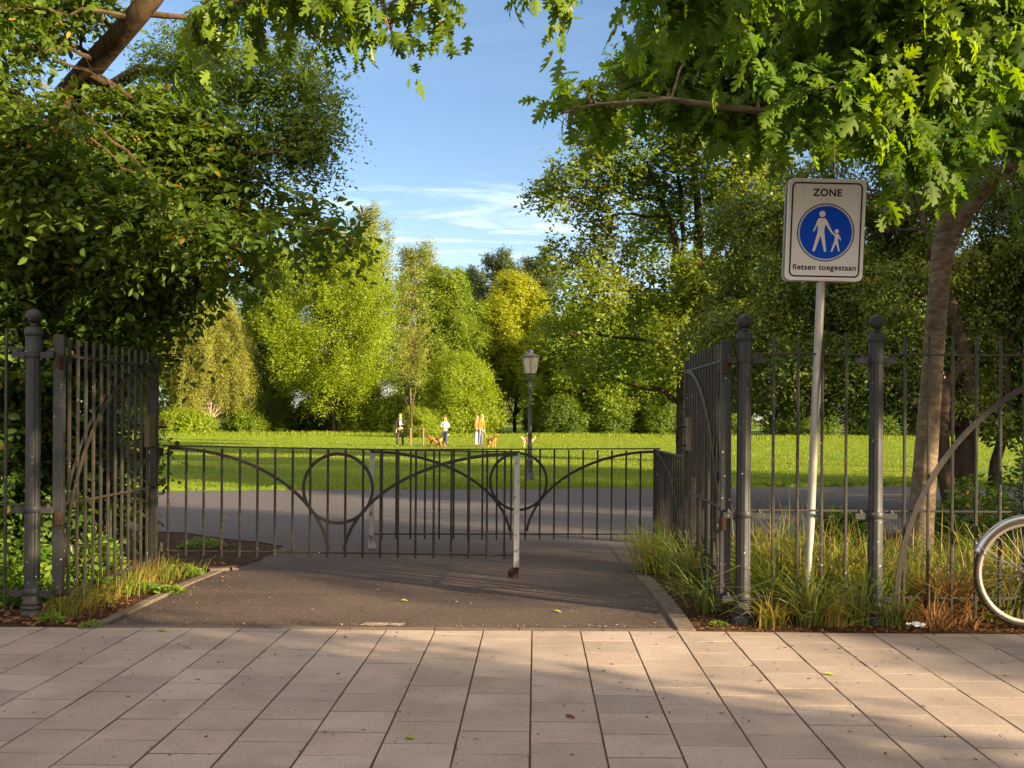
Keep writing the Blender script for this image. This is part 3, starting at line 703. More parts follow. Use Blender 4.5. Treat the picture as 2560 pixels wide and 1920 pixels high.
# ------------------------------------------------------------------ bicycle leaning on the fence
M_TYRE = plain_mat('worn_tyre_rubber', (0.028, 0.022, 0.020), 0.85, 0.2, var=0.3, scale=60)
M_ALU = plain_mat('aluminium_rim', (0.16, 0.15, 0.145), 0.5, 0.4, metal=0.4, var=0.12)
M_CHROME = plain_mat('polished_mudguard', (0.36, 0.38, 0.42), 0.25, 0.5, metal=0.95, var=0.05)
M_BIKE = plain_mat('black_bicycle_enamel', (0.012, 0.012, 0.014), 0.3, 0.5)
M_SADDLE = plain_mat('brown_saddle_leather', (0.06, 0.03, 0.015), 0.5)
YB = 6.60; wc = W(2570, 1436, YB); WR = .345; BX, BZ = wc.x, WR + .012
B = empty('bicycle', (BX, YB, .012), 'black bicycle parked against the right fence, only its silver rear wheel in view', 'bicycle')
def wheel(cx):
    r0 = WR - .017; pts = arc(cx, BZ, r0, 0, 360, 64, y=YB)
    mb = MB(); mb.tube(pts, .018, 12, cap=False); t = mb.build('wheel', M_TYRE, B, smooth=True)
    mb = MB(); n = 72
    prof = [(.322, -.013), (.318, -.0125), (.300, -.010), (.296, -.006), (.296, .006), (.300, .010), (.318, .0125), (.322, .013)]
    vs = []; fs = []
    for i in range(n):
        a = 2 * math.pi * i / n
        for rr_, yy in prof: vs.append((cx + rr_ * math.cos(a), YB + yy, BZ + rr_ * math.sin(a)))
    m = len(prof)
    for i in range(n):
        for q in range(m - 1):
            a, b = i * m + q, ((i + 1) % n) * m + q; fs.append((a, a + 1, b + 1, b))
    mb.add(vs, fs); mb.build('rim', M_ALU, t, smooth=True)
    mb = MB()
    for i in range(36):
        a = 2 * math.pi * i / 36; sgn = 1 if i % 2 else -1; b = a + (1.15 if (i // 2) % 2 else -1.15)
        mb.tube([(cx + .024 * math.cos(b), YB + sgn * .03, BZ + .024 * math.sin(b)), (cx + .298 * math.cos(a), YB, BZ + .298 * math.sin(a))], .0012, 4, cap=False)
    mb.build('spokes', M_ALU, t)
    mb = MB(); mb.tube([(cx, YB - .05, BZ), (cx, YB - .034, BZ), (cx, YB - .033, BZ), (cx, YB + .033, BZ), (cx, YB + .034, BZ), (cx, YB + .05, BZ)], [.012, .012, .03, .03, .012, .012], 14); mb.build('hub', M_ALU, t)
wheel(BX); wheel(BX + 1.08)
def guard(cx, a0, a1):
    pts = arc(cx, BZ, WR + .016, a0, a1, 40, y=YB); mb = MB(); n = len(pts); vs = []; fs = []
    prof = [(-.026, -.020), (-.022, -.004), (-.012, .006), (0, .010), (.012, .006), (.022, -.004), (.026, -.020)]
    for q in pts:
        d = (q - Vector((cx, YB, BZ))).normalized()
        for yy, h in prof: vs.append(q + d * h + Vector((0, yy, 0)))
    for i in range(n - 1):
        for j in range(6):
            a = i * 7 + j; fs.append((a, a + 1, a + 8, a + 7))
    mb.add(vs, fs); o = mb.build('mudguard', M_CHROME, B, smooth=True)
    md = o.modifiers.new('Solidify', 'SOLIDIFY'); md.thickness = .0015
    return o
g1 = guard(BX, 160, 20); g2 = guard(BX + 1.08, 170, 50)
for g0, cx, aa in ((g1, BX, (153, 60)), (g2, BX + 1.08, (155, 75))):
    for a in aa:
        mb = MB(); q = arc(cx, BZ, WR + .02, a, a, 1, y=YB)[0]
        for sy in (-1, 1): mb.tube([(cx, YB + sy * .05, BZ), (q.x, YB + sy * .028, q.z)], .0024, 6)
        mb.tube([(q.x, YB - .028, q.z), (q.x - .004, YB, q.z + .012), (q.x, YB + .028, q.z)], .0024, 6)
        mb.build('stay', M_CHROME, g0)
bb = Vector((BX + .46, YB, BZ - .04)); st = Vector((BX + .27, YB, BZ + .50)); hd0 = Vector((BX + .93, YB, BZ + .33)); hd1 = Vector((BX + .88, YB, BZ + .52)); fw = Vector((BX + 1.08, YB, BZ))
mb = MB(); mb.tube([bb, st], .015, 10); mb.tube([bb, hd0], .016, 10); mb.tube([st - Vector((-.01, 0, .04)), hd1], .014, 10); mb.tube([hd0, hd1], .019, 10)
for sy in (-.055, .055): mb.tube([bb, (BX, YB + sy, BZ)], .009, 8); mb.tube([st, (BX, YB + sy, BZ)], .008, 8); mb.tube([hd0, (BX + 1.0, YB + sy * .8, BZ + .2), (fw.x, YB + sy * .9, BZ)], .010, 8)
mb.build('frame', M_BIKE, B, smooth=True)
mb = MB(); mb.tube([st, st + Vector((-.03, 0, .17))], .012, 8); mb.build('seat_post', M_ALU, B)
mb = MB(); mb.ball(st + Vector((-.05, 0, .20)), .1, 14, 8, (1.25, .85, .36)); mb.tube([st + Vector((0, 0, .21)), st + Vector((.15, 0, .215))], [.05, .022], 8); mb.build('saddle', M_SADDLE, B, smooth=True)
mb = MB(); mb.tube([hd1, hd1 + Vector((-.03, 0, .14))], .012, 8); h = hd1 + Vector((-.03, 0, .14))
mb.tube([h + Vector((-.2, -.28, .03)), h + Vector((-.06, -.24, .05)), h + Vector((.06, -.1, .01)), h + Vector((.06, .1, .01)), h + Vector((-.06, .24, .05)), h + Vector((-.2, .28, .03))], .011, 8); mb.build('handlebar', M_ALU, B, smooth=True)
mb = MB(); mb.tube([bb + Vector((0, -.05, 0)), bb + Vector((0, -.042, 0))], .085, 24); mb.tube([bb + Vector((0, -.06, 0)), bb + Vector((.10, -.065, -.13))], .008, 8); mb.tube([bb + Vector((0, .05, 0)), bb + Vector((-.10, .06, .13))], .008, 8)
mb.box(bb + Vector((.10, -.11, -.135)), (.08, .08, .02)); mb.box(bb + Vector((-.10, .11, .135)), (.08, .08, .02)); mb.build('crank', M_BIKE, B)

# blue board behind the left hedge, litter
M_BOARD = plain_mat('blue_board_paint', (0.006, 0.035, 0.19), 0.5); M_GREENP = plain_mat('dark_green_paint', (0.008, 0.03, 0.014), 0.5)
q = W(270, 884, 8.9)
b = empty('blue_board', (q.x, 8.9, 0), 'small blue board on a dark green post behind the left gate', 'board')
mb = MB(); mb.box((q.x, 8.88, q.z), (.15, .03, .17)); mb.build('board', M_BOARD, b, bevel=.004)
mb = MB(); mb.tube([(q.x + .02, 8.93, -.05), (q.x + .02, 8.93, q.z + .05)], .03, 12); mb.build('post', M_GREENP, b)
mb = MB(); g_ = random.Random(4); pp = W(2290, 1571, 6.62)
vs = []; n = 7
for i in range(n):
    for j in range(n): vs.append((pp.x + (i / 6 - .5) * .115 + g_.uniform(-.008, .008), 6.62 + (j / 6 - .5) * .07 + g_.uniform(-.006, .006), .012 + g_.random() * .022 + .012 * math.sin(i * 1.3) * math.sin(j)))
mb.add(vs, [(i * n + j, i * n + j + 1, (i + 1) * n + j + 1, (i + 1) * n + j) for i in range(n - 1) for j in range(n - 1) if not (i in (0, 5) and j in (0, 5))])
po = mb.build('paper_scrap', plain_mat('white_tissue', (0.62, 0.63, 0.68), 0.8)); tag(po, 'crumpled white paper scrap on brown soil near the bicycle wheel', 'litter')
md = po.modifiers.new('Solidify', 'SOLIDIFY'); md.thickness = .002

# ------------------------------------------------------------------ people and dogs
def skin(name, joints, edges, mat, parent, root=0, sub=1):
    """joints {name:(x,y,z,r)}; one continuous skinned surface"""
    me = bpy.data.meshes.new(name); ks = list(joints); ix = {k_: i for i, k_ in enumerate(ks)}
    me.from_pydata([joints[k_][:3] for k_ in ks], [(ix[a], ix[b]) for a, b in edges], []); me.update()
    o = bpy.data.objects.new(name, me); COL.objects.link(o)
    md = o.modifiers.new('Skin', 'SKIN'); md.use_smooth_shade = True
    for i, k_ in enumerate(ks):
        sv = me.skin_vertices[0].data[i]; r = joints[k_][3]
        sv.radius = r if isinstance(r, tuple) else (r, r); sv.use_root = (i == 0)
    sb_ = o.modifiers.new('Sub', 'SUBSURF'); sb_.levels = sb_.render_levels = sub
    bpy.context.view_layer.update()
    m2 = bpy.data.meshes.new_from_object(o.evaluated_get(bpy.context.evaluated_depsgraph_get()))
    m2.name = name; m2.materials.clear(); m2.materials.append(mat); bpy.data.objects.remove(o)
    o = bpy.data.objects.new(name, m2); COL.objects.link(o); o.parent = parent; return o
M_SKIN = plain_mat('skin', (0.50, 0.27, 0.17), 0.55); M_EYE = plain_mat('dark_eye', (0.02, 0.015, 0.01), 0.3)
def person(px, py, D, H, label, turn, top, top_name, legs, hair, stance=0.09, arm='down', lean=0.0, coat=False, shirt=None, dim=1.0):
    gpt = W(px, py, D)
    p = empty('person', (gpt.x, D, gz(D)), label, 'person', 'people on the lawn'); p.rotation_euler = (0, 0, R(turn)); p.scale = (H / 1.75,) * 3
    J = {'pelvis': (0, 0, .95, (.135, .10)), 'waist': (0, 0, 1.10, (.125, .085)), 'chest': (0, -lean * .5, 1.30, (.155, .10)), 'neckb': (0, -lean, 1.46, (.085, .07)), 'neck': (0, -lean - .01, 1.53, .05), 'jaw': (0, -lean - .03, 1.60, (.062, .07)), 'head': (0, -lean - .02, 1.67, (.075, .09)), 'crown': (0, -lean, 1.73, .05), 'nose': (0, -lean - .115, 1.635, .014)}
    E = [('pelvis', 'waist'), ('waist', 'chest'), ('chest', 'neckb'), ('neckb', 'neck'), ('neck', 'jaw'), ('jaw', 'head'), ('head', 'crown'), ('jaw', 'nose')]
    for s, t in ((-1, 'l'), (1, 'r')):
        J['hip' + t] = (s * .09, 0, .88, .085); J['knee' + t] = (s * (stance + .005), -.02 * s, .49, .058); J['ankle' + t] = (s * (stance + .02), .02, .09, .040); J['toe' + t] = (s * (stance + .035), -.15, .035, .034)
        J['sh' + t] = (s * .185, -lean * .8, 1.40, .058)
        if arm == 'down' or (arm == 'one' and s < 0): J['el' + t] = (s * .235, -.01 - lean * .4, 1.13, .042); J['wr' + t] = (s * .22, -.10, .90, .030)
        else: J['el' + t] = (s * .23, -.02, 1.14, .042); J['wr' + t] = (s * .10, -.23, 1.18, .030)
        d = -.09 if J['wr' + t][2] < 1 else .03
        J['hand' + t] = (J['wr' + t][0], J['wr' + t][1] - .03, J['wr' + t][2] + d, .024)
        for q_ in range(4): J['f%d' % q_ + t] = (J['hand' + t][0] + (q_ - 1.5) * .014, J['hand' + t][1] - .03, J['hand' + t][2] + d * (.75 + .12 * (1.5 - abs(q_ - 1.5))), .009); E.append(('hand' + t, 'f%d' % q_ + t))
        J['th' + t] = (J['wr' + t][0] - s * .035, J['wr' + t][1] - .045, J['wr' + t][2] + d * .7, .010)
        E += [('pelvis', 'hip' + t), ('hip' + t, 'knee' + t), ('knee' + t, 'ankle' + t), ('ankle' + t, 'toe' + t), ('neckb', 'sh' + t), ('sh' + t, 'el' + t), ('el' + t, 'wr' + t), ('wr' + t, 'hand' + t), ('wr' + t, 'th' + t)]
    skin('body', J, E, M_SKIN, p)
    def grow(keys, d, ed): return {k_: (*J[k_][:3], tuple(r + d for r in J[k_][3]) if isinstance(J[k_][3], tuple) else J[k_][3] + d) for k_ in keys}, [e for e in E if e[0] in keys and e[1] in keys]
    ks = ['pelvis', 'waist', 'chest', 'neckb'] + [a + t for t in 'lr' for a in ('sh', 'el', 'wr')]
    if arm == 'short': ks = [k_ for k_ in ks if not k_.startswith('wr')]
    jj, ee = grow(ks, .020, None); skin(top_name, jj, ee, top, p)
    jj, ee = grow(['pelvis'] + [a + t for t in 'lr' for a in ('hip', 'knee', 'ankle')], .016, None); skin('trousers', jj, ee, legs, p)
    if shirt is not None:
        mb = MB(); mb.ball((0, -.105, 1.24), .1, 12, 10, (.72, .35, 1.9)); mb.build('shirt', shirt, p, off=Vector((0, 0, 0)), smooth=True)
    for t in 'lr':
        jj, ee = grow(['ankle' + t, 'toe' + t], .012, None); skin('shoe', jj, ee, M_SHOE, p)
    mb = MB(); mb.ball((0, -lean + .015, 1.69), .1, 14, 10, (.92, 1.0, .92)); mb.ball((0, -lean + .06, 1.60), .08, 12, 8, (1, .6, 1.3)); mb.build('hair', hair, p, off=Vector((0, 0, 0)), smooth=True)
    mb = MB()
    for s in (-1, 1): mb.ball((s * .03, -lean - .102, 1.665), .011, 8, 6)
    mb.build('eyes', M_EYE, p, off=Vector((0, 0, 0)))
    return p
M_SHOE = plain_mat('brown_shoe', (0.09, 0.05, 0.03), 0.6)
fab = lambda n, c: plain_mat(n, c, 0.85, 0.2, var=0.2)
blond = plain_mat('light_brown_hair', (0.30, 0.15, 0.055), 0.6)
person(1000, 1118, 56, 1.74, 'person standing in dark jacket, white shirt and dark trousers, farthest left on the lawn', 12, fab('dark_jacket', (0.03, 0.022, 0.02)), 'jacket', fab('charcoal_trousers', (0.045, 0.04, 0.038)), blond, arm='one', shirt=fab('white_shirt', (0.6, 0.58, 0.56)), stance=.13)
person(1112, 1120, 54.5, 1.60, 'person in white top and dark blue jeans beside a tan dog', -10, fab('white_top', (0.62, 0.60, 0.62)), 'top', fab('dark_blue_jeans', (0.035, 0.045, 0.085)), blond, arm='short', stance=.06)
person(1192, 1117, 56.8, 1.68, 'person in brown top and pale grey trousers, partly behind another person', 65, fab('brown_top', (0.28, 0.13, 0.04)), 'top', fab('pale_trousers', (0.42, 0.38, 0.36)), blond, stance=.08)
person(1201, 1118, 56, 1.74, 'person in rust brown jacket and blue jeans looking down at a dog', 60, fab('rust_jacket', (0.33, 0.13, 0.025)), 'jacket', fab('blue_jeans', (0.10, 0.13, 0.19)), plain_mat('blond_hair', (0.45, 0.28, 0.10), 0.6), stance=.10, lean=.10)
def dog(px, py, D, h, label, turn, fur, sit=False, vest=None):
    gpt = W(px, py, D); k_ = h / .60
    p = empty('dog', (gpt.x, D, gz(D)), label, 'dog', 'dogs on the lawn'); p.rotation_euler = (0, 0, R(turn)); p.scale = (k_,) * 3
    rz = -.20 if sit else 0.0; rx = .08 if sit else 0
    J = {'rump': (-.30 + rx, 0, .50 + rz, (.10, .10)), 'belly': (-.05, 0, .49 + rz * .4, (.105, .10)), 'chest': (.20, 0, .50, (.13, .11)), 'neck': (.34, 0, .63, .075), 'skull': (.43, 0, .74, .075), 'muzzle': (.53, 0, .715, .042), 'snout': (.60, 0, .705, .032),
         'earl': (.40, .075, .76, .025), 'earl2': (.41, .10, .68, .022), 'earr': (.40, -.075, .76, .025), 'earr2': (.41, -.10, .68, .022), 'tail': (-.44 + rx, 0, .56 + rz, .035), 'tail2': (-.54 + rx, 0, .68 + rz, .032), 'tail3': (-.56 + rx, 0, .80 + rz, .02)}
    E = [('belly', 'rump'), ('belly', 'chest'), ('chest', 'neck'), ('neck', 'skull'), ('skull', 'muzzle'), ('muzzle', 'snout'), ('skull', 'earl'), ('earl', 'earl2'), ('skull', 'earr'), ('earr', 'earr2'), ('rump', 'tail'), ('tail', 'tail2'), ('tail2', 'tail3')]
    J = {'belly': J.pop('belly'), **J}
    for s, t in ((1, 'l'), (-1, 'r')):
        J['sh' + t] = (.22, s * .07, .40, .055); J['el' + t] = (.19, s * .08, .28, .036); J['wr' + t] = (.21, s * .08, .12, .028); J['pw' + t] = (.24, s * .08, .025, .030)
        if sit: J['hp' + t] = (-.22, s * .09, .22, .075); J['kn' + t] = (-.02, s * .12, .19, .05); J['hk' + t] = (-.20, s * .12, .06, .03); J['hp2' + t] = (-.06, s * .12, .025, .028)
        else: J['hp' + t] = (-.29, s * .07, .40, .07); J['kn' + t] = (-.22, s * .085, .27, .045); J['hk' + t] = (-.35, s * .085, .16, .027); J['hp2' + t] = (-.33, s * .085, .025, .030)
        E += [('chest', 'sh' + t), ('sh' + t, 'el' + t), ('el' + t, 'wr' + t), ('wr' + t, 'pw' + t), ('rump', 'hp' + t), ('hp' + t, 'kn' + t), ('kn' + t, 'hk' + t), ('hk' + t, 'hp2' + t)]
    skin('body', J, E, fur, p)
    mb = MB()
    for s in (-1, 1): mb.ball((.485, s * .045, .755), .011, 8, 6)
    mb.ball((.632, 0, .712), .017, 8, 6); mb.build('eyes_and_nose', M_EYE, p, off=Vector((0, 0, 0)))
    if vest is not None:
        skin('coat', {'b': (-.12, 0, .50, (.118, .115)), 'c': (.20, 0, .505, (.142, .125)), 'd': (.28, 0, .56, .10)}, [('b', 'c'), ('c', 'd')], vest, p)
    return p
m_red, m_tan, m_gold = plain_mat('red_brown_fur', (0.33, 0.10, 0.025), 0.8, 0.2, var=0.35, scale=25), plain_mat('tan_fur', (0.42, 0.22, 0.08), 0.8, 0.2, var=0.3, scale=25), plain_mat('golden_fur', (0.45, 0.20, 0.06), 0.8, 0.2, var=0.35, scale=25)
dog(1085, 1117, 55.5, .50, 'red brown dog with raised tail, left of the white-topped person', 158, m_red)
dog(1102, 1117, 54.9, .56, 'tan dog sitting against the legs of the white-topped person', 35, m_tan, sit=True)
dog(1229, 1120, 54.5, .56, 'golden dog standing in front of the two people in brown', -48, m_gold)
dog(1318, 1119, 55.5, .46, 'pale dog in a red coat half hidden behind the lamp post', 178, plain_mat('pale_fur', (0.55, 0.38, 0.22), 0.8), vest=fab('red_dog_coat', (0.42, 0.02, 0.02)))
# ------------------------------------------------------------------ foliage materials
B_DARK = bark_mat('dark_bark', (0.020, 0.013, 0.008), (0.055, 0.038, 0.022))
B_BROWN = bark_mat('brown_bark', (0.055, 0.034, 0.018), (0.15, 0.10, 0.055), moss=(0.06, 0.07, 0.02))
B_LIMB = bark_mat('dark_limb_bark', (0.028, 0.017, 0.009), (0.085, 0.055, 0.028), moss=(0.05, 0.05, 0.016))  # dark brown bark of the elm
B_OAK = bark_mat('grey_oak_bark', (0.080, 0.058, 0.036), (0.21, 0.165, 0.115), rings=True, scale=6.5, moss=(0.07, 0.068, 0.03), depth=0.012)
B_BIRCH = bark_mat('birch_bark', (0.10, 0.07, 0.05), (0.55, 0.47, 0.38), rings=True, scale=2.0)
L_OAK = leaf_mat('red_oak_leaf', (0.034, 0.090, 0.011), (0.095, 0.175, 0.017), (0.125, 0.19, 0.016), 0.5, patch=1.0, rough=0.55)
L_LEFT = leaf_mat('elm_leaf', (0.038, 0.080, 0.010), (0.078, 0.132, 0.014), (0.115, 0.165, 0.018), 0.42, patch=0.9, rough=0.55, accent=(0.22, 0.16, 0.02), acc=0.02)
L_HEDGE = leaf_mat('hedge_leaf', (0.024, 0.052, 0.008), (0.055, 0.105, 0.012), (0.075, 0.13, 0.014), 0.3, patch=1.2, rough=0.4, accent=(0.22, 0.13, 0.02), acc=0.03)
L_MAPLE = leaf_mat('overhead_leaf', (0.055, 0.11, 0.010), (0.11, 0.17, 0.016), (0.12, 0.18, 0.016), 0.42, patch=1.0, rough=0.4)
L_FINE = leaf_mat('fine_leaf', (0.048, 0.098, 0.012), (0.085, 0.145, 0.018), (0.115, 0.16, 0.022), 0.42, patch=0.9)
L_BIG = leaf_mat('chestnut_leaf', (0.055, 0.108, 0.010), (0.10, 0.152, 0.014), (0.14, 0.165, 0.016), 0.38, patch=0.25)
L_HORN = leaf_mat('hornbeam_leaf', (0.030, 0.060, 0.009), (0.070, 0.105, 0.013), (0.115, 0.138, 0.016), 0.36, patch=0.7)
def far_mat(name, a, b, c, t=0.35): return leaf_mat(name, a, b, c, t, patch=0.12)
F_BIRCH = far_mat('golden_birch_leaf', (0.17, 0.19, 0.035), (0.22, 0.23, 0.05), (0.18, 0.205, 0.035))
F_LIME = far_mat('lime_green_leaf', (0.135, 0.20, 0.010), (0.175, 0.23, 0.013), (0.15, 0.205, 0.012))
F_MID = far_mat('mid_green_leaf', (0.085, 0.145, 0.010), (0.115, 0.17, 0.013), (0.15, 0.19, 0.014))
F_DARK = far_mat('deep_green_leaf', (0.045, 0.088, 0.009), (0.068, 0.112, 0.012), (0.095, 0.14, 0.012))
F_PALE = far_mat('pale_poplar_leaf', (0.145, 0.18, 0.030), (0.18, 0.21, 0.045), (0.16, 0.19, 0.035))
F_BLUE = far_mat('blue_green_leaf', (0.050, 0.078, 0.028), (0.085, 0.115, 0.045), (0.10, 0.125, 0.045))
F_YELLOW = far_mat('yellow_green_leaf', (0.17, 0.21, 0.008), (0.24, 0.265, 0.010), (0.16, 0.21, 0.010))

# ------------------------------------------------------------------ far and middle trees
def profile(style, h):
    if style == 'round': return max(0.12, math.sin(math.pi * min(1, 0.10 + 0.86 * h)) ** 0.65)
    if style == 'oval': return max(0.10, math.sin(math.pi * (0.06 + 0.90 * h) ** 0.85) ** 0.8)
    if style == 'column': return 0.55 + 0.45 * math.sin(math.pi * h) if h < 0.9 else 0.45
    if style == 'weep': return .82 + .4 * h if h < .45 else max(.16, 1.0 - ((h - .45) / .55) ** 1.3 * .84)
    if style == 'fan': return 0.72 + 0.28 * math.sin(math.pi * min(1, h * 1.1)) if h < 0.55 else max(0.14, 1.0 - (h - 0.55) * 1.35)
    if style == 'bush': return math.sqrt(max(0.02, 1 - h * h * 0.97))
def far_tree(name, cat, label, x, ybase, ytop, wid, D, mat, style='round', n=26, dens=110, L=1.2, size=.24, up=.5, droop=.1, low=.08, bark=None, seed=1, gap=-.3, trunks=1, group='trees across the lawn', cw=.20, tpl=CARD, out=.8, per=6, girth=.0135):
    g = random.Random(seed)
    base = Wd(x, ybase, D); base.z = gz(D); top = Wd(x, ytop, D).z; H = top - base.z; RX = wid * DS / F * D / 2
    p = empty(name, base, label, cat, group)
    cl = []
    if style == 'bush':
        for i in range(n):
            h = low + (1 - low) * ((i + .5) / n) ** 0.9
            pr = profile(style, (h - low) / (1 - low)) * RX; a = i * 2.39996 + g.uniform(-.5, .5)
            rc = max(RX * cw * (.75 + .5 * g.random()), .35); d = max(0, pr - rc * .75) * (0.55 + 0.5 * g.random())
            z = min(base.z + h * H - rc * .3, top - rc * g.uniform(.8, 1.1)); z = max(z, base.z + rc * .75)
            cl.append(((base.x + d * math.cos(a), D + d * math.sin(a), z), (rc * g.uniform(.9, 1.2), rc * g.uniform(.9, 1.2), rc * g.uniform(.8, 1.25)), (rc / RX / .3) ** 1.6))
    else:
        # limbs run from the trunk to the crown's outline, each carrying a tapering plume of leaf clumps
        steep = {'fan': 1.25, 'column': 1.9, 'oval': .75, 'round': .45, 'weep': .5}[style]
        for i in range(n):
            q = (i + .5) / n; ht = low + .04 + (.985 - low - .04) * q ** .85
            pr = max(.10, profile(style, (ht - low) / (1 - low))) * RX * g.uniform(.72, 1.06); a = i * 2.39996 + g.uniform(-.6, .6)
            z1 = base.z + ht * H; z0 = max(base.z + low * H * .7, z1 - steep * pr * g.uniform(.8, 1.2) - .02 * H)
            ux, uy = math.cos(a), math.sin(a); rr0 = RX * cw * g.uniform(.8, 1.25)
            if style == 'weep':
                for t in (.5, .95):
                    cl.append(((base.x + ux * pr * t, D + uy * pr * t, z0 + (z1 - z0) * t), (rr0 * .6, rr0 * .6, rr0 * .5), .35))
                hang = min(z1 - base.z - .15 * H * g.uniform(.8, 1.7), H * g.uniform(.14, .34)); m_ = max(2, int(hang / (rr0 * .9)))
                for k_ in range(m_):
                    w__ = 1 - .55 * k_ / m_; cl.append(((base.x + ux * pr * (1 + .03 * k_), D + uy * pr * (1 + .03 * k_), z1 - hang * (k_ + .5) / m_), (rr0 * .42 * w__, rr0 * .42 * w__, rr0 * .75), .5 * w__))
                continue
            for t, rk in ((.42, .95), (.64, 1.0), (.82, .80), (.95, .58), (1.05, .36)):
                z = z0 + (z1 - z0) * t ** (.85 if style in ('fan', 'column') else 1.25) ; r_ = rr0 * rk
                z = min(z, top - r_ * .5); z = max(z, base.z + r_ * .6)
                cl.append(((base.x + ux * pr * t + g.uniform(-.15, .15) * rr0, D + uy * pr * t + g.uniform(-.15, .15) * rr0, z), (r_, r_, r_ * (1.25 if style in ('fan', 'column') else .72)), .62 * rk ** 1.7))
    P, A, Nn, S, T = sprays(cl, dens, per, L, size, up=up, out=out, droop=droop, flat=.35, gap=gap, gsc=2.2 / max(RX * .35, .6), shell=.45, seed=seed, nj=.27)
    ok = P[:, 2] > gz(D) + .05
    leaves('crown' if cat == 'tree' else 'foliage', P[ok], A[ok], Nn[ok], S[ok], tpl, mat, p, base)
    mb = MB()
    for t_ in range(trunks):
        bx = base + Vector(((t_ - (trunks - 1) / 2) * H * .028, 0, -.2)); tr = max(.03, H * girth) if cat == 'tree' else .05
        pts = limb(mb, bx, base + Vector(((t_ - (trunks - 1) / 2) * H * .09, 0, H * (.82 if style != 'bush' else .5))), tr, tr * .25, 8, .03, seed=seed + t_)
        for c, r, w_ in cl[1::(5 if style not in ('bush', 'weep') else 4)]:
            cv = Vector(c); k_ = max(1, min(6, int((cv.z - base.z) / H * 8) - 1))
            if cat == 'tree': limb(mb, pts[k_], cv, tr * .35, tr * .08, 5, .08, seed=seed + k_, seg=5)
    mb.build('trunk' if cat == 'tree' else 'stems', bark or B_DARK, p, smooth=True)
    return p
def T_(name, cat, label, x, yb, tp, wid, D, mat, style='round', n=26, dens=110, L=1.2, size=.24, **k):
    return far_tree(name, cat, label, x, yb, tp, wid, D, mat, style, n, dens * (4.3 if cat == 'tree' else 5.2), L * .6, size * .72, **k)
T_('birch_tree', 'tree', 'golden weeping birch with a white trunk at the left edge of the lawn', 452, 936, 600, 182, 90, F_BIRCH, 'weep', 95, 62, 1.7, .16, up=-1.3, out=.25, droop=.5, low=.24, bark=B_BIRCH, seed=21, gap=-.2, cw=.22, tpl=TRI)
T_('broad_tree', 'tree', 'dark green tree between the golden birch and the tall lime green maple', 580, 930, 528, 190, 101, F_MID, 'oval', 52, 74, 1.6, .26, seed=22, low=.03)
T_('broad_tree', 'tree', 'broad green tree behind the golden birch, mostly hidden by leaves', 420, 925, 590, 240, 112, F_MID, 'oval', 52, 68, 1.6, .28, seed=23)
T_('maple_tree', 'tree', 'big lime green maple with upswept plumes and two brown stems', 728, 933, 508, 345, 93, F_LIME, 'fan', 92, 66, 1.9, .20, up=1.0, droop=.12, low=.13, bark=B_BROWN, seed=24, trunks=2, cw=.135, gap=-.5)
T_('tall_poplar', 'tree', 'tall thin pale tree whose sparse top rises above the lime green maple', 795, 925, 446, 120, 112, F_PALE, 'column', 40, 29, 1.7, .26, up=.9, low=.35, seed=25, bark=B_BROWN, gap=-.1)
T_('tall_poplar', 'tree', 'pale yellowish tree right of the lime green maple, with airy branches', 897, 930, 527, 150, 104, F_PALE, 'column', 40, 43, 1.5, .24, up=.8, low=.10, seed=26, bark=B_BROWN, gap=-.2)
T_('willow_tree', 'tree', 'olive green round-topped tree left of the dark poplars', 962, 932, 578, 195, 99, F_MID, 'oval', 52, 68, 1.5, .24, up=.2, droop=.5, seed=27)
T_('bright_shrub', 'shrub', 'large bright green dome of a shrub behind the strolling people', 990, 940, 775, 190, 88, F_LIME, 'bush', 34, 110, 1.3, .19, up=.5, low=.05, seed=28, cw=.34, group='shrubs across the lawn')
T_('bright_shrub', 'shrub', 'small yellow green mound shrub behind the young staked tree', 905, 948, 888, 105, 78, F_LIME, 'bush', 24, 90, .6, .12, low=.05, seed=29, cw=.34, group='shrubs across the lawn')
T_('dark_poplar', 'tree', 'blue green poplar farthest left of the three behind the yellow tree', 1000, 925, 582, 100, 140, F_BLUE, 'column', 40, 55, 1.7, .34, up=.8, seed=30)
T_('dark_poplar', 'tree', 'blue green poplar tallest of the three behind the yellow tree', 1078, 925, 545, 120, 136, F_BLUE, 'column', 40, 58, 1.7, .34, up=.8, seed=31)
T_('dark_poplar', 'tree', 'blue green poplar farthest right of the three behind the yellow tree', 1155, 925, 552, 110, 142, F_BLUE, 'column', 40, 55, 1.7, .34, up=.8, seed=32)
T_('yellow_tree', 'tree', 'bright yellow green tree left of the big dark-limbed tree', 1112, 928, 596, 190, 106, F_YELLOW, 'oval', 52, 68, 1.6, .26, up=.3, droop=.2, seed=33, low=.26)
T_('broad_tree', 'tree', 'green tree directly behind the street lamp', 1190, 932, 690, 130, 98, F_LIME, 'oval', 52, 62, 1.5, .25, seed=34, low=.10, bark=B_BIRCH)
T_('broad_tree', 'tree', 'round green tree right of the street lamp, low crown down to the lawn', 1272, 935, 668, 190, 96, F_MID, 'round', 56, 68, 1.5, .25, seed=35, low=.02)
T_('broad_tree', 'tree', 'sunlit green tree between the street lamp and the big chestnut trunk', 1395, 936, 640, 210, 98, F_MID, 'round', 56, 68, 1.5, .25, seed=36, low=.02)
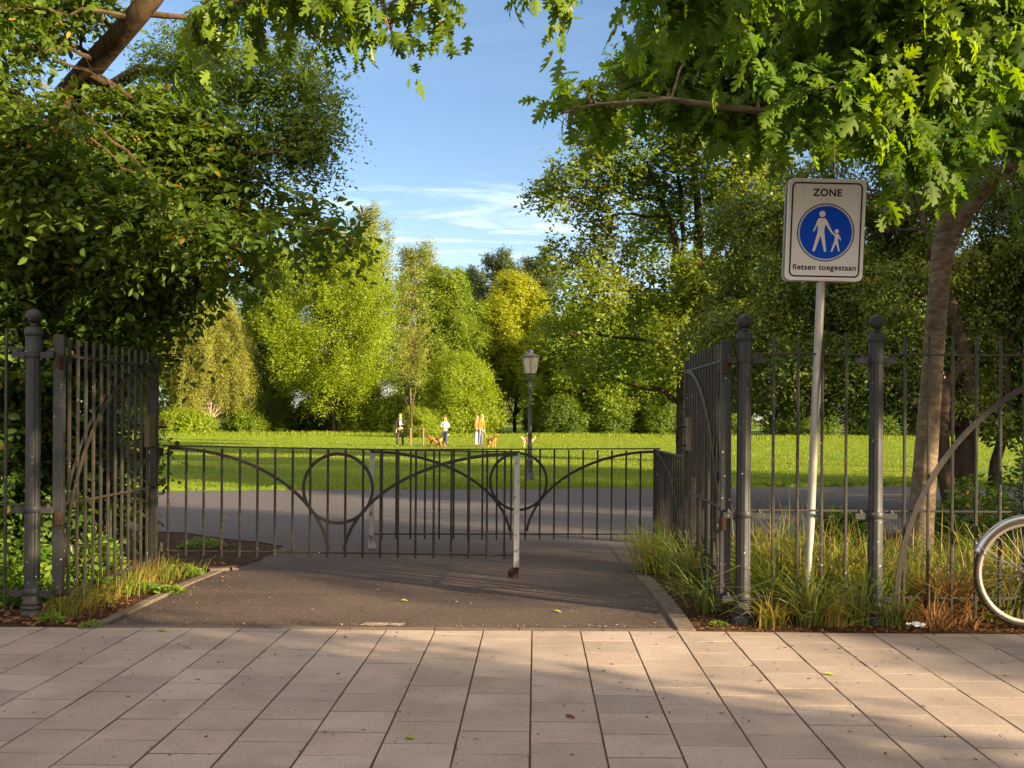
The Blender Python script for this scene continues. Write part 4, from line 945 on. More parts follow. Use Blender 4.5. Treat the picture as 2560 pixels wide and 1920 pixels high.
for i, (x, tp, w_, lab) in enumerate([(1540, 560, 240, 'deep green tree just behind the right gate leaf'), (1730, 520, 260, 'deep green tree behind the sign pole'), (1930, 500, 260, 'deep green tree behind the fence near the oak trunk'), (2140, 520, 260, 'deep green tree behind the curved fence brace'), (2360, 480, 260, 'deep green tree past the right end of the lawn')]):
    T_('broad_tree', 'tree', lab, x, 936, tp, w_, 99 + i, F_DARK, 'round', 56, 55, 1.6, .30, seed=40 + i, low=.02)
T_('far_tree', 'tree', 'small distant green tree closing the grass alley', 1112, 905, 800, 95, 175, F_LIME, 'round', 56, 49, 1.6, .34, seed=50)
for i, (x, tp, w_, lab) in enumerate([(240, 520, 260, 'green tree far behind the left gate leaf'), (60, 500, 280, 'green tree far behind the left gate post')]):
    T_('broad_tree', 'tree', lab, x, 930, tp, w_, 108, F_MID, 'round', 56, 49, 1.7, .32, seed=52 + i, low=.04)
SH = [(400, 946, 900, 120, 84, F_LIME, 'low sunlit hedge mound left of the birch trunk'), (525, 938, 880, 95, 92, F_MID, 'olive shrub right of the birch trunk'), (600, 936, 868, 90, 96, F_DARK, 'dark shrub left of the two brown maple stems'), (668, 935, 872, 70, 98, F_DARK, 'dark shrub close beside the maple stems'), (790, 938, 845, 110, 92, F_LIME, 'leafy green shrub right of the maple stems'), (850, 940, 862, 80, 90, F_MID, 'green shrub behind the person in the dark jacket'),
      (1052, 934, 868, 60, 100, F_DARK, 'dark shrub at the left mouth of the grass alley'), (1160, 932, 850, 60, 104, F_DARK, 'dark shrub at the right mouth of the grass alley'), (1215, 936, 862, 110, 94, F_DARK, 'dark hedge shrub right of the street lamp'), (1310, 937, 870, 120, 95, F_DARK, 'dark hedge shrub under the round green tree'), (1420, 938, 866, 130, 96, F_DARK, 'dark hedge shrub beside the big chestnut trunk'), (1560, 938, 868, 150, 97, F_DARK, 'dark hedge shrub behind the right gate post'), (1720, 938, 866, 150, 97, F_DARK, 'dark hedge shrub behind the sign pole'), (1880, 938, 868, 150, 98, F_DARK, 'dark hedge shrub behind the middle fence post'), (2060, 938, 866, 170, 98, F_DARK, 'dark hedge shrub right of the oak trunk'), (2240, 938, 866, 170, 99, F_DARK, 'dark hedge shrub behind the bicycle'), (720, 934, 860, 60, 108, F_DARK, 'dark shrub in the shade behind the maple stems'), (320, 940, 880, 120, 94, F_MID, 'green shrub at the far left of the lawn')]
for i, (x, yb, tp, w_, D, m_, lab) in enumerate(SH):
    T_('shrub', 'shrub', lab, x, yb, tp, w_, D, m_, 'bush', 18, 70, .9, .20, low=.04, seed=60 + i, cw=.36, group='shrubs across the lawn')
# young staked tree on the lawn
yt = T_('young_tree', 'tree', 'thin young staked tree standing on the lawn beside the person in the dark jacket', 888, 967, 560, 84, 57, F_PALE, 'oval', 30, 13, .9, .14, up=.9, low=.30, seed=90, bark=B_BROWN, gap=0.0, girth=.0062, group='young trees')
M_STAKE = plain_mat('weathered_stake', (0.16, 0.11, 0.06), 0.85)
for i, (x, lab) in enumerate([(914, 'wooden stake right of the thin young tree'), (886.5, 'wooden stake close against the thin young tree trunk')]):
    q = Wd(x, 967, 56.7); k_ = empty('tree_stake', (q.x, 56.7, gz(56.7)), lab, 'stake', 'stakes of the young tree')
    mb = MB(); zt = 1.02 if i == 0 else 1.0
    mb.tube([(q.x, 56.7, gz(56.7) - .1), (q.x, 56.7, gz(56.7) + zt)], .055, 10); mb.build('post', M_STAKE, k_)
    if i == 0:
        q2 = Wd(886.5, 967, 56.7); mb = MB(); mb.tube([(q.x, 56.7, gz(56.7) + .88), ((q.x + q2.x) / 2, 56.7, gz(56.7) + .80), (q2.x, 56.7, gz(56.7) + .86)], .025, 6); mb.build('strap', M_TYRE, k_)

# ------------------------------------------------------------------ clump-built nearer trees
def clumps(L_, jit=.25, seed=0, thick=.8):
    g = random.Random(seed); o = []
    for x, y, D, rx, ry in L_:
        c = Wd(x, y, D + g.uniform(-jit, jit)); k_ = DS / F * D
        rx_, rz_ = rx * k_, ry * k_
        o.append((tuple(c), (rx_, max(rx_, rz_) * thick, rz_), (rx * ry) / 5000.0))
    return o
def skeleton(mb, origin_pts, radii, cl, r0, r1, seed, seg=6, sag=.05):
    """a branch from the nearest lower point of the trunk to every clump"""
    for i, (c, r, w_) in enumerate(cl):
        cv = Vector(c)
        best = min(range(len(origin_pts)), key=lambda k_: (origin_pts[k_] - cv).length + (1.5 if origin_pts[k_].z > cv.z + .3 else 0))
        pts = limb(mb, origin_pts[best], cv, min(r0, radii[best] * .6), r1, 7, .07, sag, seg, seed + i)
        g = random.Random(seed + i)
        for q in range(3):
            e = cv + Vector((g.uniform(-1, 1) * r[0], g.uniform(-1, 1) * r[1], g.uniform(-.6, .9) * r[2]))
            limb(mb, pts[4 + q % 3], e, r1 * 1.1, r1 * .35, 4, .1, 0, 5, seed + i * 7 + q)
# big chestnut right of the alley
D = 38
big = [(1175,432,38,30,22),(1222,408,38,48,34),(1212,560,38,46,28),(1262,335,38,34,36),(1262,480,38,58,42),(1330,420,38,68,56),(1345,305,38,60,48),(1405,232,38,62,46),(1392,135,38,42,34),(1452,170,38,56,44),(1515,115,38,60,40),(1485,262,38,74,56),(1440,362,38,84,56),(1560,220,38,86,66),(1560,342,38,92,66),(1640,300,38,84,66),(1306,565,38,66,46),(1400,505,38,84,56),(1505,462,38,92,56),(1600,462,38,92,66),(1690,422,38,74,76),(1268,642,38,74,46),(1345,690,38,84,46),(1440,622,38,84,56),(1560,602,38,100,66),(1660,602,38,84,76),(1232,724,38,62,36),(1350,775,38,74,40),(1362,178,38,52,40),(1425,112,38,46,34),(1322,245,38,46,36),(1300,300,38,40,34),(1470,90,38,50,34),(1235,360,38,30,26),(1460,740,38,64,50),(1570,742,38,92,56),(1660,742,38,74,56),(1280,800,38,54,26),(1590,840,38,84,40),(1400,830,38,44,26)]
cl = clumps(big, 3.0, 7, .9)
base = Wd(1481, 978, D); base.z = gz(D)
p = empty('chestnut_tree', base, 'big dark-limbed tree with airy leafy branches against the sky, right of the street lamp', 'tree')
P, A, Nn, S, T = sprays(cl, 560, 7, .62, .15, up=.45, out=.75, droop=.18, flat=.45, gap=-.28, gsc=1.5, shell=.25, seed=71)
leaves('crown', P, A, Nn, S, OVAL, L_BIG, p, base)
mb = MB(); tp = [Wd(1481, 985, D), Wd(1480, 880, D), Wd(1482, 760, D), Wd(1490, 690, D), Wd(1505, 600, D), Wd(1510, 480, D), Wd(1500, 360, D), Wd(1495, 240, D)]
tr = [.36, .33, .32, .30, .22, .16, .11, .06]; mb.tube(tp, tr, 12)
for e, r_, s_ in ((Wd(1420, 400, D), .20, 1), (Wd(1600, 420, D), .20, 2), (Wd(1370, 640, D), .17, 3), (Wd(1640, 640, D), .17, 4), (Wd(1450, 240, D), .12, 5)):
    q = limb(mb, tp[3], e, r_, r_ * .4, 8, .05, .03, 9, s_); tp += q[3:]; tr += [r_ * .6] * len(q[3:])
skeleton(mb, tp, tr, cl, .10, .022, 100, 5); mb.build('trunk', B_DARK, p, smooth=True)

# hornbeam with drooping sprays behind the right fence
hb = [(1640,480,19,100,70),(1760,430,19,100,70),(1560,700,20,80,60),(1650,600,19,95,70),(1755,560,18,95,76),(1880,520,18,95,76),(1960,470,18,90,70),(1620,720,18,90,60),(1725,690,18,95,66),(1850,660,17,95,66),(1960,640,17,90,66),(2080,560,17,100,80),(2170,480,17,90,80),(2190,640,17,90,80),(2110,710,16,80,66),(1700,800,17,90,56),(1800,790,17,95,56),(1905,780,16.5,80,60),(1955,850,16,56,50),(2150,800,16,80,60),(2060,810,16,70,60),(1590,790,18,66,46),(1640,860,18,70,36),(1760,870,18,80,34),(2140,900,16,66,46),(2040,400,18,100,60),(2170,380,18,80,60),(2230,880,16,60,70),(1880,380,18.5,100,60),(2300,560,17,110,110),(2300,760,17,110,110),(1985,905,15.5,34,26),(1700,470,19,80,60),(2300,400,18,110,90)]
cl = clumps(hb, .9, 9, .8)
base = Wd(2078, 1080, 15.2); base.z = gz(15.2)
p = empty('hornbeam_tree', base, 'dense dark tree with drooping sprays and dark forked trunk behind the right fence', 'tree')
P, A, Nn, S, T = sprays(cl, 900, 8, .50, .064, up=-.12, out=.8, droop=.7, flat=.6, gap=-.12, gsc=2.6, shell=.35, seed=72)
P, A, Nn, S = prune(P, A, Nn, S, [1400,1930,1950,2010,2030,2110,2130,2400], [890,890,920,920,878,888,945,1000], 1, 8)
leaves('crown', P, A, Nn, S, OVAL, L_HORN, p, base)
mb = MB(); tp = [Wd(2080, 1095, 15.2), Wd(2084, 1000, 15.3), Wd(2092, 900, 15.5), Wd(2085, 780, 15.8), Wd(2050, 640, 16.2), Wd(2000, 500, 16.8), Wd(1980, 420, 17)]
tr = [.20, .17, .15, .13, .10, .07, .04]; mb.tube(tp, tr, 12)
q = [Wd(2055, 1090, 15.0), Wd(2036, 1000, 15.0), Wd(2034, 920, 15.1), Wd(2040, 840, 15.3), Wd(2085, 780, 15.8)]; mb.tube(q, [.12, .11, .10, .09, .08], 10); tp += q; tr += [.1] * 5
q = [Wd(2140, 1100, 15.4), Wd(2150, 1000, 15.5), Wd(2180, 900, 15.8), Wd(2170, 760, 16)]; mb.tube(q, [.09, .08, .07, .05], 9); tp += q; tr += [.07] * 4
q = [Wd(2085, 930, 15.5), Wd(2000, 890, 15.3), Wd(1935, 840, 15.6), Wd(1850, 760, 16.5)]; mb.tube(q, [.10, .07, .05, .03], 8); tp += q; tr += [.05] * 4
skeleton(mb, tp, tr, cl, .07, .012, 300, 5); mb.build('trunk', B_DARK, p, smooth=True)
# thin birch seen between the fence bars
base = Wd(2031, 1010, 34); base.z = gz(34)
p = empty('birch_tree', base, 'thin pale birch trunk seen between the fence bars right of the oak', 'tree')
mb = MB(); tp = [base, Wd(2032, 900, 34), Wd(2036, 700, 34), Wd(2042, 480, 34)]; mb.tube([base - Vector((0, 0, .1))] + tp[1:], [.17, .15, .11, .05], 10); 
cl = clumps([(2040, 480, 34, 90, 70), (2080, 580, 34, 80, 70), (1990, 600, 34, 80, 70), (2050, 690, 34, 90, 60)], 1, 3)
skeleton(mb, tp, [.1] * 4, cl, .04, .01, 350, 5); mb.build('trunk', B_BIRCH, p, smooth=True)
P, A, Nn, S, T = sprays(cl, 120, 6, .7, .12, up=-.1, droop=.6, seed=73); leaves('crown', P, A, Nn, S, TRI, F_MID, p, base)

# red oak overhanging the pavement on the right
ok_ = [(1215,246,5.6,34,26),(1262,222,5.6,40,26),(1330,187,5.6,62,36),(1420,157,5.6,72,46),(1500,202,5.7,80,46),(1500,52,5.2,50,66),(1490,-8,5.1,40,40),(1580,2,5.0,100,56),(1640,142,5.4,110,72),(1590,242,5.8,84,40),(1740,72,5.2,110,74),(1760,212,5.6,110,62),(1690,280,6.0,76,34),(1880,162,5.8,110,80),(1870,22,5.3,120,66),(1890,262,6.2,90,34),(2020,62,5.8,110,74),(2040,210,6.2,90,66),(2140,38,5.5,110,76),(2150,168,6.0,100,80),(2160,278,6.3,60,44),(2050,308,5.9,44,34),(2075,363,5.8,36,36),(1975,297,5.9,46,44),(2195,403,6.4,26,60),(2100,323,6.0,40,30),
       (1500,-90,5.2,110,60),(1700,-80,5.2,130,70),(1900,-80,5.4,130,70),(2120,-90,5.6,130,80),(2300,38,5.8,110,100),(2300,228,6.2,90,100),(2380,398,6.6,110,100),(2450,128,7,140,120),(1850,-230,6.0,200,80),(2200,-240,6.6,220,90),(2500,-100,7.4,180,120),(2000,-330,7.2,240,90),(2380,-330,7.6,240,90)]
cl = clumps(ok_, .9, 5, .8)
base = Wd(1988, 1168, 9.5); base.z = 0
p = empty('oak_tree', base, 'red oak with large lobed leaves and grey trunk, overhanging the sign from the right', 'tree')
P, A, Nn, S, T = sprays(cl, 58, 7, .22, .098, up=.12, out=.6, droop=.4, flat=.62, jit=.5, gap=-.55, gsc=2.4, shell=.1, axmix=.55, seed=74)
A[:, 2] -= .30
P, A, Nn, S = prune(P, A, Nn, S, [1100,1185,1240,1320,1420,1460,1560,1690,1760,1890,1930,1990,2040,2095,2110,2150,2190,2230,2400], [262,280,262,268,256,306,350,276,280,276,330,366,396,392,335,295,300,420,600], 1, 22, 10)
P, A, Nn, S = prune(P, A, Nn, S, [1600,1660,1690,1900,1920,1960], [999,999,322,318,999,999], 1, 6)
leaves('crown', P, A, Nn, S, OAK, L_OAK, p, base)
mb = MB(); tp = [Wd(1983, 1290, 9.5), Wd(1984, 1235, 9.5), Wd(1988, 1150, 9.5), Wd(1999, 1000, 9.48), Wd(2010, 850, 9.45), Wd(2020, 720, 9.4), Wd(2030, 600, 9.35), Wd(2040, 520, 9.3), Wd(2050, 430, 9.2), Wd(2062, 330, 9.0), Wd(2080, 200, 8.8), Wd(2090, 60, 8.5), Wd(2080, -120, 8.2)]
tr = [.21, .15, .118, .105, .095, .090, .090, .098, .078, .07, .062, .052, .03]; mb.tube(tp, tr, 20)
q = [Wd(2034, 560, 9.34), Wd(2062, 492, 9.25), Wd(2110, 425, 9.1), Wd(2160, 372, 8.9), Wd(2215, 336, 8.6), Wd(2300, 290, 8.3), Wd(2400, 200, 8.0)]; mb.tube(q, [.085, .078, .068, .062, .056, .05, .03], 14); tp += q; tr += [.06] * 7
for pts, rr_ in (([Wd(2062, 330, 9.0), Wd(2030, 260, 8.2), Wd(2010, 190, 7.4), Wd(1960, 130, 6.6), Wd(1850, 80, 5.8), Wd(1700, 40, 5.3), Wd(1560, 20, 5.1)], [.06, .05, .042, .036, .028, .02, .012]),
                 ([Wd(2080, 200, 8.8), Wd(2040, 220, 7.6), Wd(1960, 245, 6.6), Wd(1820, 255, 6.0), Wd(1640, 240, 5.8), Wd(1450, 215, 5.7), Wd(1290, 225, 5.6)], [.05, .042, .034, .026, .02, .014, .008]),
                 ([Wd(2090, 60, 8.5), Wd(2110, 150, 7.6), Wd(2130, 180, 6.8), Wd(2140, 240, 6.3), Wd(2100, 320, 6.0)], [.04, .034, .028, .02, .012]),
                 ([Wd(2215, 336, 8.6), Wd(2160, 280, 7.4), Wd(2090, 290, 6.6), Wd(1960, 310, 6.2), Wd(1880, 315, 6.2)], [.04, .03, .022, .016, .01])):
    mb.tube(pts, rr_, 9); tp += pts; tr += rr_
skeleton(mb, tp, tr, cl, .022, .006, 500, 5, .03); twig_lines(mb, T, .0022, 3); mb.build('trunk', B_OAK, p, smooth=True)

# left side: elm with a heavy limb and drooping branches
el = [(600,470,8.0,100,46),(690,500,7.9,76,26),(765,525,7.9,46,13),(470,505,8.0,120,56),(340,470,8.3,130,66),(200,450,8.2,150,80),(60,480,8.2,130,90),(560,395,8.2,110,56),(420,400,8.2,150,66),(220,370,8.0,160,66),(60,340,8.0,130,76),(430,310,8.8,110,50),(330,270,8.5,150,76),(120,220,8.0,150,86),(120,130,8.0,120,56),(20,190,8,80,80),(60,40,8.2,70,40),(370,330,8.3,120,50),(760,535,7.9,26,9),(660,455,8,70,26),
      (390,598,8.5,80,46),(485,585,8.6,80,30),(545,610,8.7,44,18),(270,570,8.4,110,70),(150,620,8.6,110,80),(40,620,8.7,90,80),(330,655,8.7,60,40),(250,690,8.7,70,40),(325,768,8.5,60,14),(395,780,8.5,26,9),(245,745,8.5,50,20),(-60,300,8.4,110,260),(100,-80,8,200,80),(-120,560,8.6,100,160)]
el += [(60,100,7.8,100,60),(170,50,8.7,50,40),(140,200,7.9,70,44),(110,250,7.8,90,50),(30,20,8,80,40)]
el = [(x, y, D_, rx, ry * .66) for x, y, D_, rx, ry in el]
cl = clumps(el, .5, 15, .7)
cl = [(c_, r_, w_ * (.55 if e_[0] > 430 else 1)) for (c_, r_, w_), e_ in zip(cl, el)]
trunk0 = Vector((-4.55, 9.6, 0))
p = empty('elm_tree', trunk0, 'big leafy tree left of the entrance with oval leaves drooping over the open gate leaf', 'tree')
P, A, Nn, S, T = sprays(cl, 300, 8, .30, .070, up=-.05, out=.7, droop=.35, flat=.78, jit=.45, gap=-.27, gsc=2.0, shell=.15, seed=75)
def seg_clear(P, a, b, wid):
    q = np.stack([P[:, 0] / P[:, 1], (P[:, 2] - EYE) / P[:, 1]], 1); pa = np.array([a.x / a.y, (a.z - EYE) / a.y]); pb = np.array([b.x / b.y, (b.z - EYE) / b.y])
    d = pb - pa; t = np.clip(((q - pa) @ d) / (d @ d), 0, 1); return (np.linalg.norm(q - pa - t[:, None] * d, axis=1) > wid) | (P[:, 1] > a.y + .1)
P, A, Nn, S = prune(P, A, Nn, S, [-400,0,60,120,200,280,330,400,450,490,530,546,562,600,640,656,700,740,765,790,800,900], [330,440,560,690,738,748,700,690,735,765,805,770,600,560,520,405,372,350,385,425,345,330], 0, 22, 26)
ok = seg_clear(P, Wd(205, 135, 8.7), Wd(330, -8, 8.4), .022); P, A, Nn, S = P[ok], A[ok], Nn[ok], S[ok]   # leaves in front of the heavy limb are cleared
leaves('crown', P, A, Nn, S, OVAL, L_LEFT, p, trunk0)
mb = MB(); tp = [trunk0 - Vector((0, 0, .1)), Vector((-4.5, 9.55, 1.2)), Vector((-4.4, 9.4, 2.4)), Wd(150, 200, 9.2), Wd(210, 130, 8.9), Wd(255, 80, 8.7), Wd(290, 40, 8.5), Wd(330, -8, 8.4), Wd(380, -80, 8.4), Wd(420, -180, 8.4)]
tr = [.19, .165, .15, .125, .10, .092, .088, .085, .07, .05]; mb.tube(tp, tr, 14)
for pts, rr_ in (([Wd(300, 28, 8.5), Wd(360, 34, 8.5), Wd(430, 40, 8.6), Wd(500, 60, 8.7)], [.03, .024, .018, .01]),
                 ([Vector((-4.42, 9.45, 2.2)), Wd(230, 400, 8.8), Wd(380, 440, 8.4), Wd(560, 470, 8.1), Wd(720, 505, 7.9)], [.07, .045, .03, .018, .006]),
                 ([Wd(190, 160, 9.0), Wd(360, 260, 8.8), Wd(520, 330, 8.5), Wd(640, 330, 8.4)], [.06, .035, .02, .008]),
                 ([Vector((-4.5, 9.5, 1.7)), Wd(230, 620, 8.7), Wd(370, 600, 8.5), Wd(530, 600, 8.7)], [.05, .03, .02, .008])):
    mb.tube(pts, rr_, 8); tp += pts; tr += rr_
skeleton(mb, tp, tr, cl, .025, .006, 700, 5, .02); elm_in = lambda q: disp(q)[0] < np.interp(disp(q)[1], [-400,0,60,120,200,280,330,400,450,490,530,546,562,600,640,656,700,740,765,790,800,900], [330,440,560,690,738,748,700,690,735,765,805,770,600,560,520,405,372,350,385,425,345,330]) - 12
twig_lines(mb, T, .002, 4, elm_in); mb.build('trunk', B_LIMB, p, smooth=True)
# fine pinnate foliage with reddish fruit clusters behind it
fi = [(480,90,9.2,80,50),(560,80,9.0,90,50),(640,70,9.0,80,40),(560,160,8.9,100,56),(430,190,9.3,100,56),(650,150,8.9,80,50),(700,230,8.7,44,44),(715,290,8.7,34,40),(640,230,8.8,80,50),(600,290,8.9,90,50),(500,240,9.1,100,50),(560,350,9.2,90,36),(640,330,8.9,70,36),(390,120,9.4,80,40),(300,200,9.6,90,40),(690,330,8.7,40,30),(470,320,9.3,90,36)]
cl = clumps(fi, .4, 25, .7); base = Vector((-5.6, 11.2, -.02))
p = empty('robinia_tree', base, 'fine-leaved tree with small reddish fruit clusters, behind the oval-leaved tree on the left', 'tree')
P, A, Nn, S, T = sprays(cl, 330, 12, .30, .046, up=0, out=.6, droop=.5, flat=.5, gap=-.2, gsc=2.2, shell=.1, axmix=.85, seed=76)
P, A, Nn, S = prune(P, A, Nn, S, [-400,0,60,120,200,280,330,400,450,490,530,546,562,600,640,656,700,740,765,790,800,900], [330,440,560,690,738,748,700,690,735,765,805,770,600,560,520,405,372,350,385,425,345,330], 0, 22, 26)
leaves('crown', P, A, Nn, S, NARROW, L_FINE, p, base)
mb = MB(); tp = [base - Vector((0, 0, .1)), Vector((-5.5, 11.1, 2.4)), Vector((-5.2, 10.8, 4.2)), Wd(300, 150, 10), Wd(420, 160, 9.8), Wd(560, 200, 9.6), Wd(660, 190, 9.4)]
tr = [.14, .12, .10, .06, .045, .03, .015]; mb.tube(tp, tr, 10); skeleton(mb, tp, tr, cl, .02, .004, 800, 5, 0); twig_lines(mb, T, .0018, 5, elm_in); mb.build('trunk', B_DARK, p, smooth=True)
M_FRUIT = plain_mat('reddish_fruit', (0.15, 0.055, 0.045), 0.7, var=.4)
for x, y, D, r in ((570, 85, 9.1, 20), (541, 162, 9.2, 10), (618, 168, 9.1, 14), (664, 222, 9.1, 15), (528, 250, 9.3, 12), (690, 298, 9.2, 13)):
    c = Wd(x, y, D); mb = MB(); g_ = random.Random(int(x))
    for i in range(46):
        d = Vector((g_.gauss(0, 1), g_.gauss(0, 1), g_.gauss(0, .8))).normalized() * g_.uniform(.3, 1) * r * DS / F * D
        mb.ball(c + d, .008, 5, 4)
        mb.tube([c, c + d], .0015, 3, cap=False)
    mb.build('fruit_cluster', M_FRUIT, p)
# long-leaved boughs hanging from above the frame
mp_ = [(455,12,6.0,44,34),(520,8,6.0,70,34),(560,36,6.0,34,24),(640,4,6.0,84,30),(740,8,6.0,64,26),(800,40,6.0,30,12),(838,62,6.0,18,16),(858,96,6.0,9,18),(905,8,6.1,28,22),(860,0,6.0,60,16),(1185,-10,5.6,24,10),(1215,-50,5.6,50,30),(520,-70,6.0,120,40),(720,-90,6.0,120,40),(930,-60,6,80,30)]
cl = clumps(mp_, .2, 35, .8); base = Vector((-6.6, 5.9, 0))
base.y = 7.5
p = empty('maple_tree', base, 'tree whose bright lobed leaves hang from the top edge left of the open sky', 'tree')
P, A, Nn, S, T = sprays(cl, 40, 7, .22, .105, up=-.1, out=.5, droop=.6, flat=.45, gap=-.6, shell=.1, axmix=.5, seed=77); A[:, 2] -= .5
leaves('crown', P, A, Nn, S, OAK, L_MAPLE, p, base)
mb = MB(); tp = [base - Vector((0, 0, .1)), Vector((-6.4, 7.3, 2.5)), Vector((-5.6, 6.9, 4.4)), Vector((-3.6, 6.4, 5.1)), Wd(520, -200, 6.1), Wd(780, -190, 6.0), Wd(1000, -170, 5.9), Wd(1190, -120, 5.7)]
tr = [.16, .14, .11, .07, .05, .035, .02, .01]; mb.tube(tp, tr, 10); skeleton(mb, tp, tr, cl, .018, .005, 900, 5, 0); twig_lines(mb, T, .0018, 3); mb.build('trunk', B_BROWN, p, smooth=True)
# hedge behind the left fence
he = [(40,740,8.6,110,70),(170,760,9.0,100,60),(40,880,8.6,110,110),(160,880,9.2,90,110),(250,860,9.8,60,90),(60,1010,8.6,110,100),(175,1020,9.2,80,100),(255,990,10.0,50,110),(50,1120,8.6,110,70),(170,1120,9.1,80,60),(250,1110,9.8,50,50),(-90,800,8.8,120,160),(-90,1040,8.8,120,160),(300,960,10.6,30,90)]
cl = clumps(he, .3, 45, .7); base = Wd(100, 1225, 9.0); base.z = 0
p = empty('hedge', base, 'dark leafy hedge growing behind the left fence and open gate leaf', 'hedge')
P, A, Nn, S, T = sprays(cl, 125, 7, .32, .075, up=.1, droop=.4, flat=.55, gap=-.45, gsc=2.2, shell=.15, seed=78); ok = P[:, 2] > .02
ok &= (P[:, 1] > YF + .45) & ((P[:, 0] < XGL - .06) | (P[:, 1] > YG1 + .1))
leaves('foliage', P[ok], A[ok], Nn[ok], S[ok], OVAL, L_HEDGE, p, base)
mb = MB(); tp = [Vector((-5.4, 8.9, 0)), Vector((-4.6, 9.2, 0)), Vector((-3.9, 9.3, 0)), Vector((-3.75, 9.9, 0)), Vector((-6.2, 9, 0))]
for q in list(tp): limb(mb, q - Vector((0, 0, .1)), q + Vector((.1, .1, 1.8)), .05, .02, 6, .06, seg=7, seed=int(q.x * 10)); tp.append(q + Vector((0, 0, .9)))
skeleton(mb, tp, [.04] * len(tp), cl, .03, .006, 950, 5, 0); mb.build('stems', B_DARK, p, smooth=True)

# unseen trees added right of the lawn and behind the viewer to cast shade
def big_tree(name, label, x, y, H, rad, low, seed, dens=90, mat=F_DARK, n=26, group=None):
    g = random.Random(seed); base = Vector((x, y, gz(y))); p = empty(name, base, label, 'tree', group); cl = []
    for i in range(n):
        h = (i + .5) / n; a = i * 2.4 + g.uniform(-.4, .4); pr = rad * max(.3, math.sin(math.pi * (.14 + .8 * h)) ** .7); rc = rad * .36
        d = max(0, pr - rc * .6) * g.uniform(.4, 1)
        cl.append(((x + d * math.cos(a), y + d * math.sin(a), low + (H - low) * h), (rc, rc, rc * .85), 1.0))
    P, A, Nn, S, T = sprays(cl, dens, 7, .9, .22, up=.2, droop=.3, flat=.5, gap=-.3, gsc=1.2, shell=.2, seed=seed)
    leaves('crown', P, A, Nn, S, CARD, mat, p, base)
    mb = MB(); tp = [base - Vector((0, 0, .1)), base + Vector((0, .05, low)), base + Vector((.1, 0, H * .6)), base + Vector((0, .1, H * .85))]; mb.tube(tp, [.22, .18, .12, .05], 10)
    skeleton(mb, tp, [.2, .18, .12, .05], cl, .07, .02, seed, 5); mb.build('trunk', B_BROWN, p, smooth=True)
for i, (x, y, H, r_, lo) in enumerate(SHADE_PARK):
    big_tree('shade_park_tree', 'dense park tree standing beside the path, right of the view', x, y, H, r_, lo, 200 + i, group='park trees right of the lawn')
for i, (x, y, H, r_, lo, SHADE_DENS) in enumerate(SHADE_STREET):
    big_tree('shade_street_tree', 'dense street tree standing on the pavement behind the viewer', x, y, H, r_, lo, 220 + i, dens=SHADE_DENS, group='street trees')

# ------------------------------------------------------------------ grasses, weeds and litter
def blades(name, spots, mat, label, parent=None, off=(0, 0, 0), kind='stuff', cat='grass', seed=0, top=True, seg=4):
    """spots: list of (x, y, z, height, lean_dir, lean, width); curved tapering blades"""
    A_ = np.array(spots); n = len(A_); t = np.linspace(0, 1, seg + 1)
    x, y, z, h, az, ln, w_ = A_.T
    cx = x[:, None] + np.cos(az)[:, None] * (ln * h)[:, None] * t[None] ** 1.8
    cy = y[:, None] + np.sin(az)[:, None] * (ln * h)[:, None] * t[None] ** 1.8
    bend = np.minimum(ln, 1.6)
    cz = z[:, None] + h[:, None] * (t[None] - 0.36 * bend[:, None] * t[None] ** 3)
    g = np.random.default_rng(seed); ra = az + np.pi / 2 + g.normal(size=n) * .5
    hw = (w_[:, None] / 2) * (1 - t[None] ** 2.2 * .92)
    dx, dy = np.cos(ra)[:, None] * hw, np.sin(ra)[:, None] * hw
    V = np.stack([np.stack([cx - dx, cy - dy, cz], 2), np.stack([cx + dx, cy + dy, cz], 2)], 2).reshape(-1, 3)
    k_ = 2 * (seg + 1); f = []
    for i in range(seg): f += [2 * i, 2 * i + 1, 2 * i + 3, 2 * i + 2]
    loops = (np.arange(n)[:, None] * k_ + np.array(f)[None]).ravel(); st = np.arange(n * seg) * 4
    o = np_mesh(name, V, loops, st, np.full(n * seg, 4), mat, parent, off)
    if top: tag(o, label, cat, kind=kind)
    return o
def tuft(g, x, y, n, h, spread, w_=.006, lean=.6, fall=0.0):
    o = []
    for i in range(n):
        a = g.uniform(0, 6.283); r = abs(g.gauss(0, spread)); aa = a + g.gauss(0, .5)
        o.append((x + r * math.cos(a), y + r * math.sin(a) * .7, gz(y) - .01 - fall, h * g.uniform(.55, 1.15), aa, abs(g.gauss(lean, lean * .45)), w_ * g.uniform(.7, 1.3)))
    return o
G_GREEN = leaf_mat('green_grass_blade', (0.11, 0.185, 0.022), (0.18, 0.24, 0.035), (0.26, 0.25, 0.05), .35, patch=2.5)
G_COOL = leaf_mat('cool_green_blade', (0.085, 0.13, 0.032), (0.14, 0.185, 0.05), (0.15, 0.18, 0.04), .3, patch=2.5)
G_STRAW = leaf_mat('straw_blade', (0.24, 0.17, 0.04), (0.34, 0.24, 0.07), (0.20, 0.18, 0.04), .35, patch=3)
G_RUST = leaf_mat('rusty_dry_blade', (0.20, 0.11, 0.045), (0.31, 0.19, 0.08), (0.26, 0.16, 0.06), .3, patch=3)
G_LAWN = leaf_mat('lawn_blade', (0.10, 0.155, 0.010), (0.145, 0.195, 0.014), (0.135, 0.165, 0.012), .3, patch=.7)
g = random.Random(77)
XP = XGR + .10
fa = []
HUB = [(g.uniform(XP + .2, 5.6), YF + .2 + abs(g.gauss(0, .8)), g.uniform(.55, 1.2), g.uniform(0, 6.28)) for _ in range(85)]
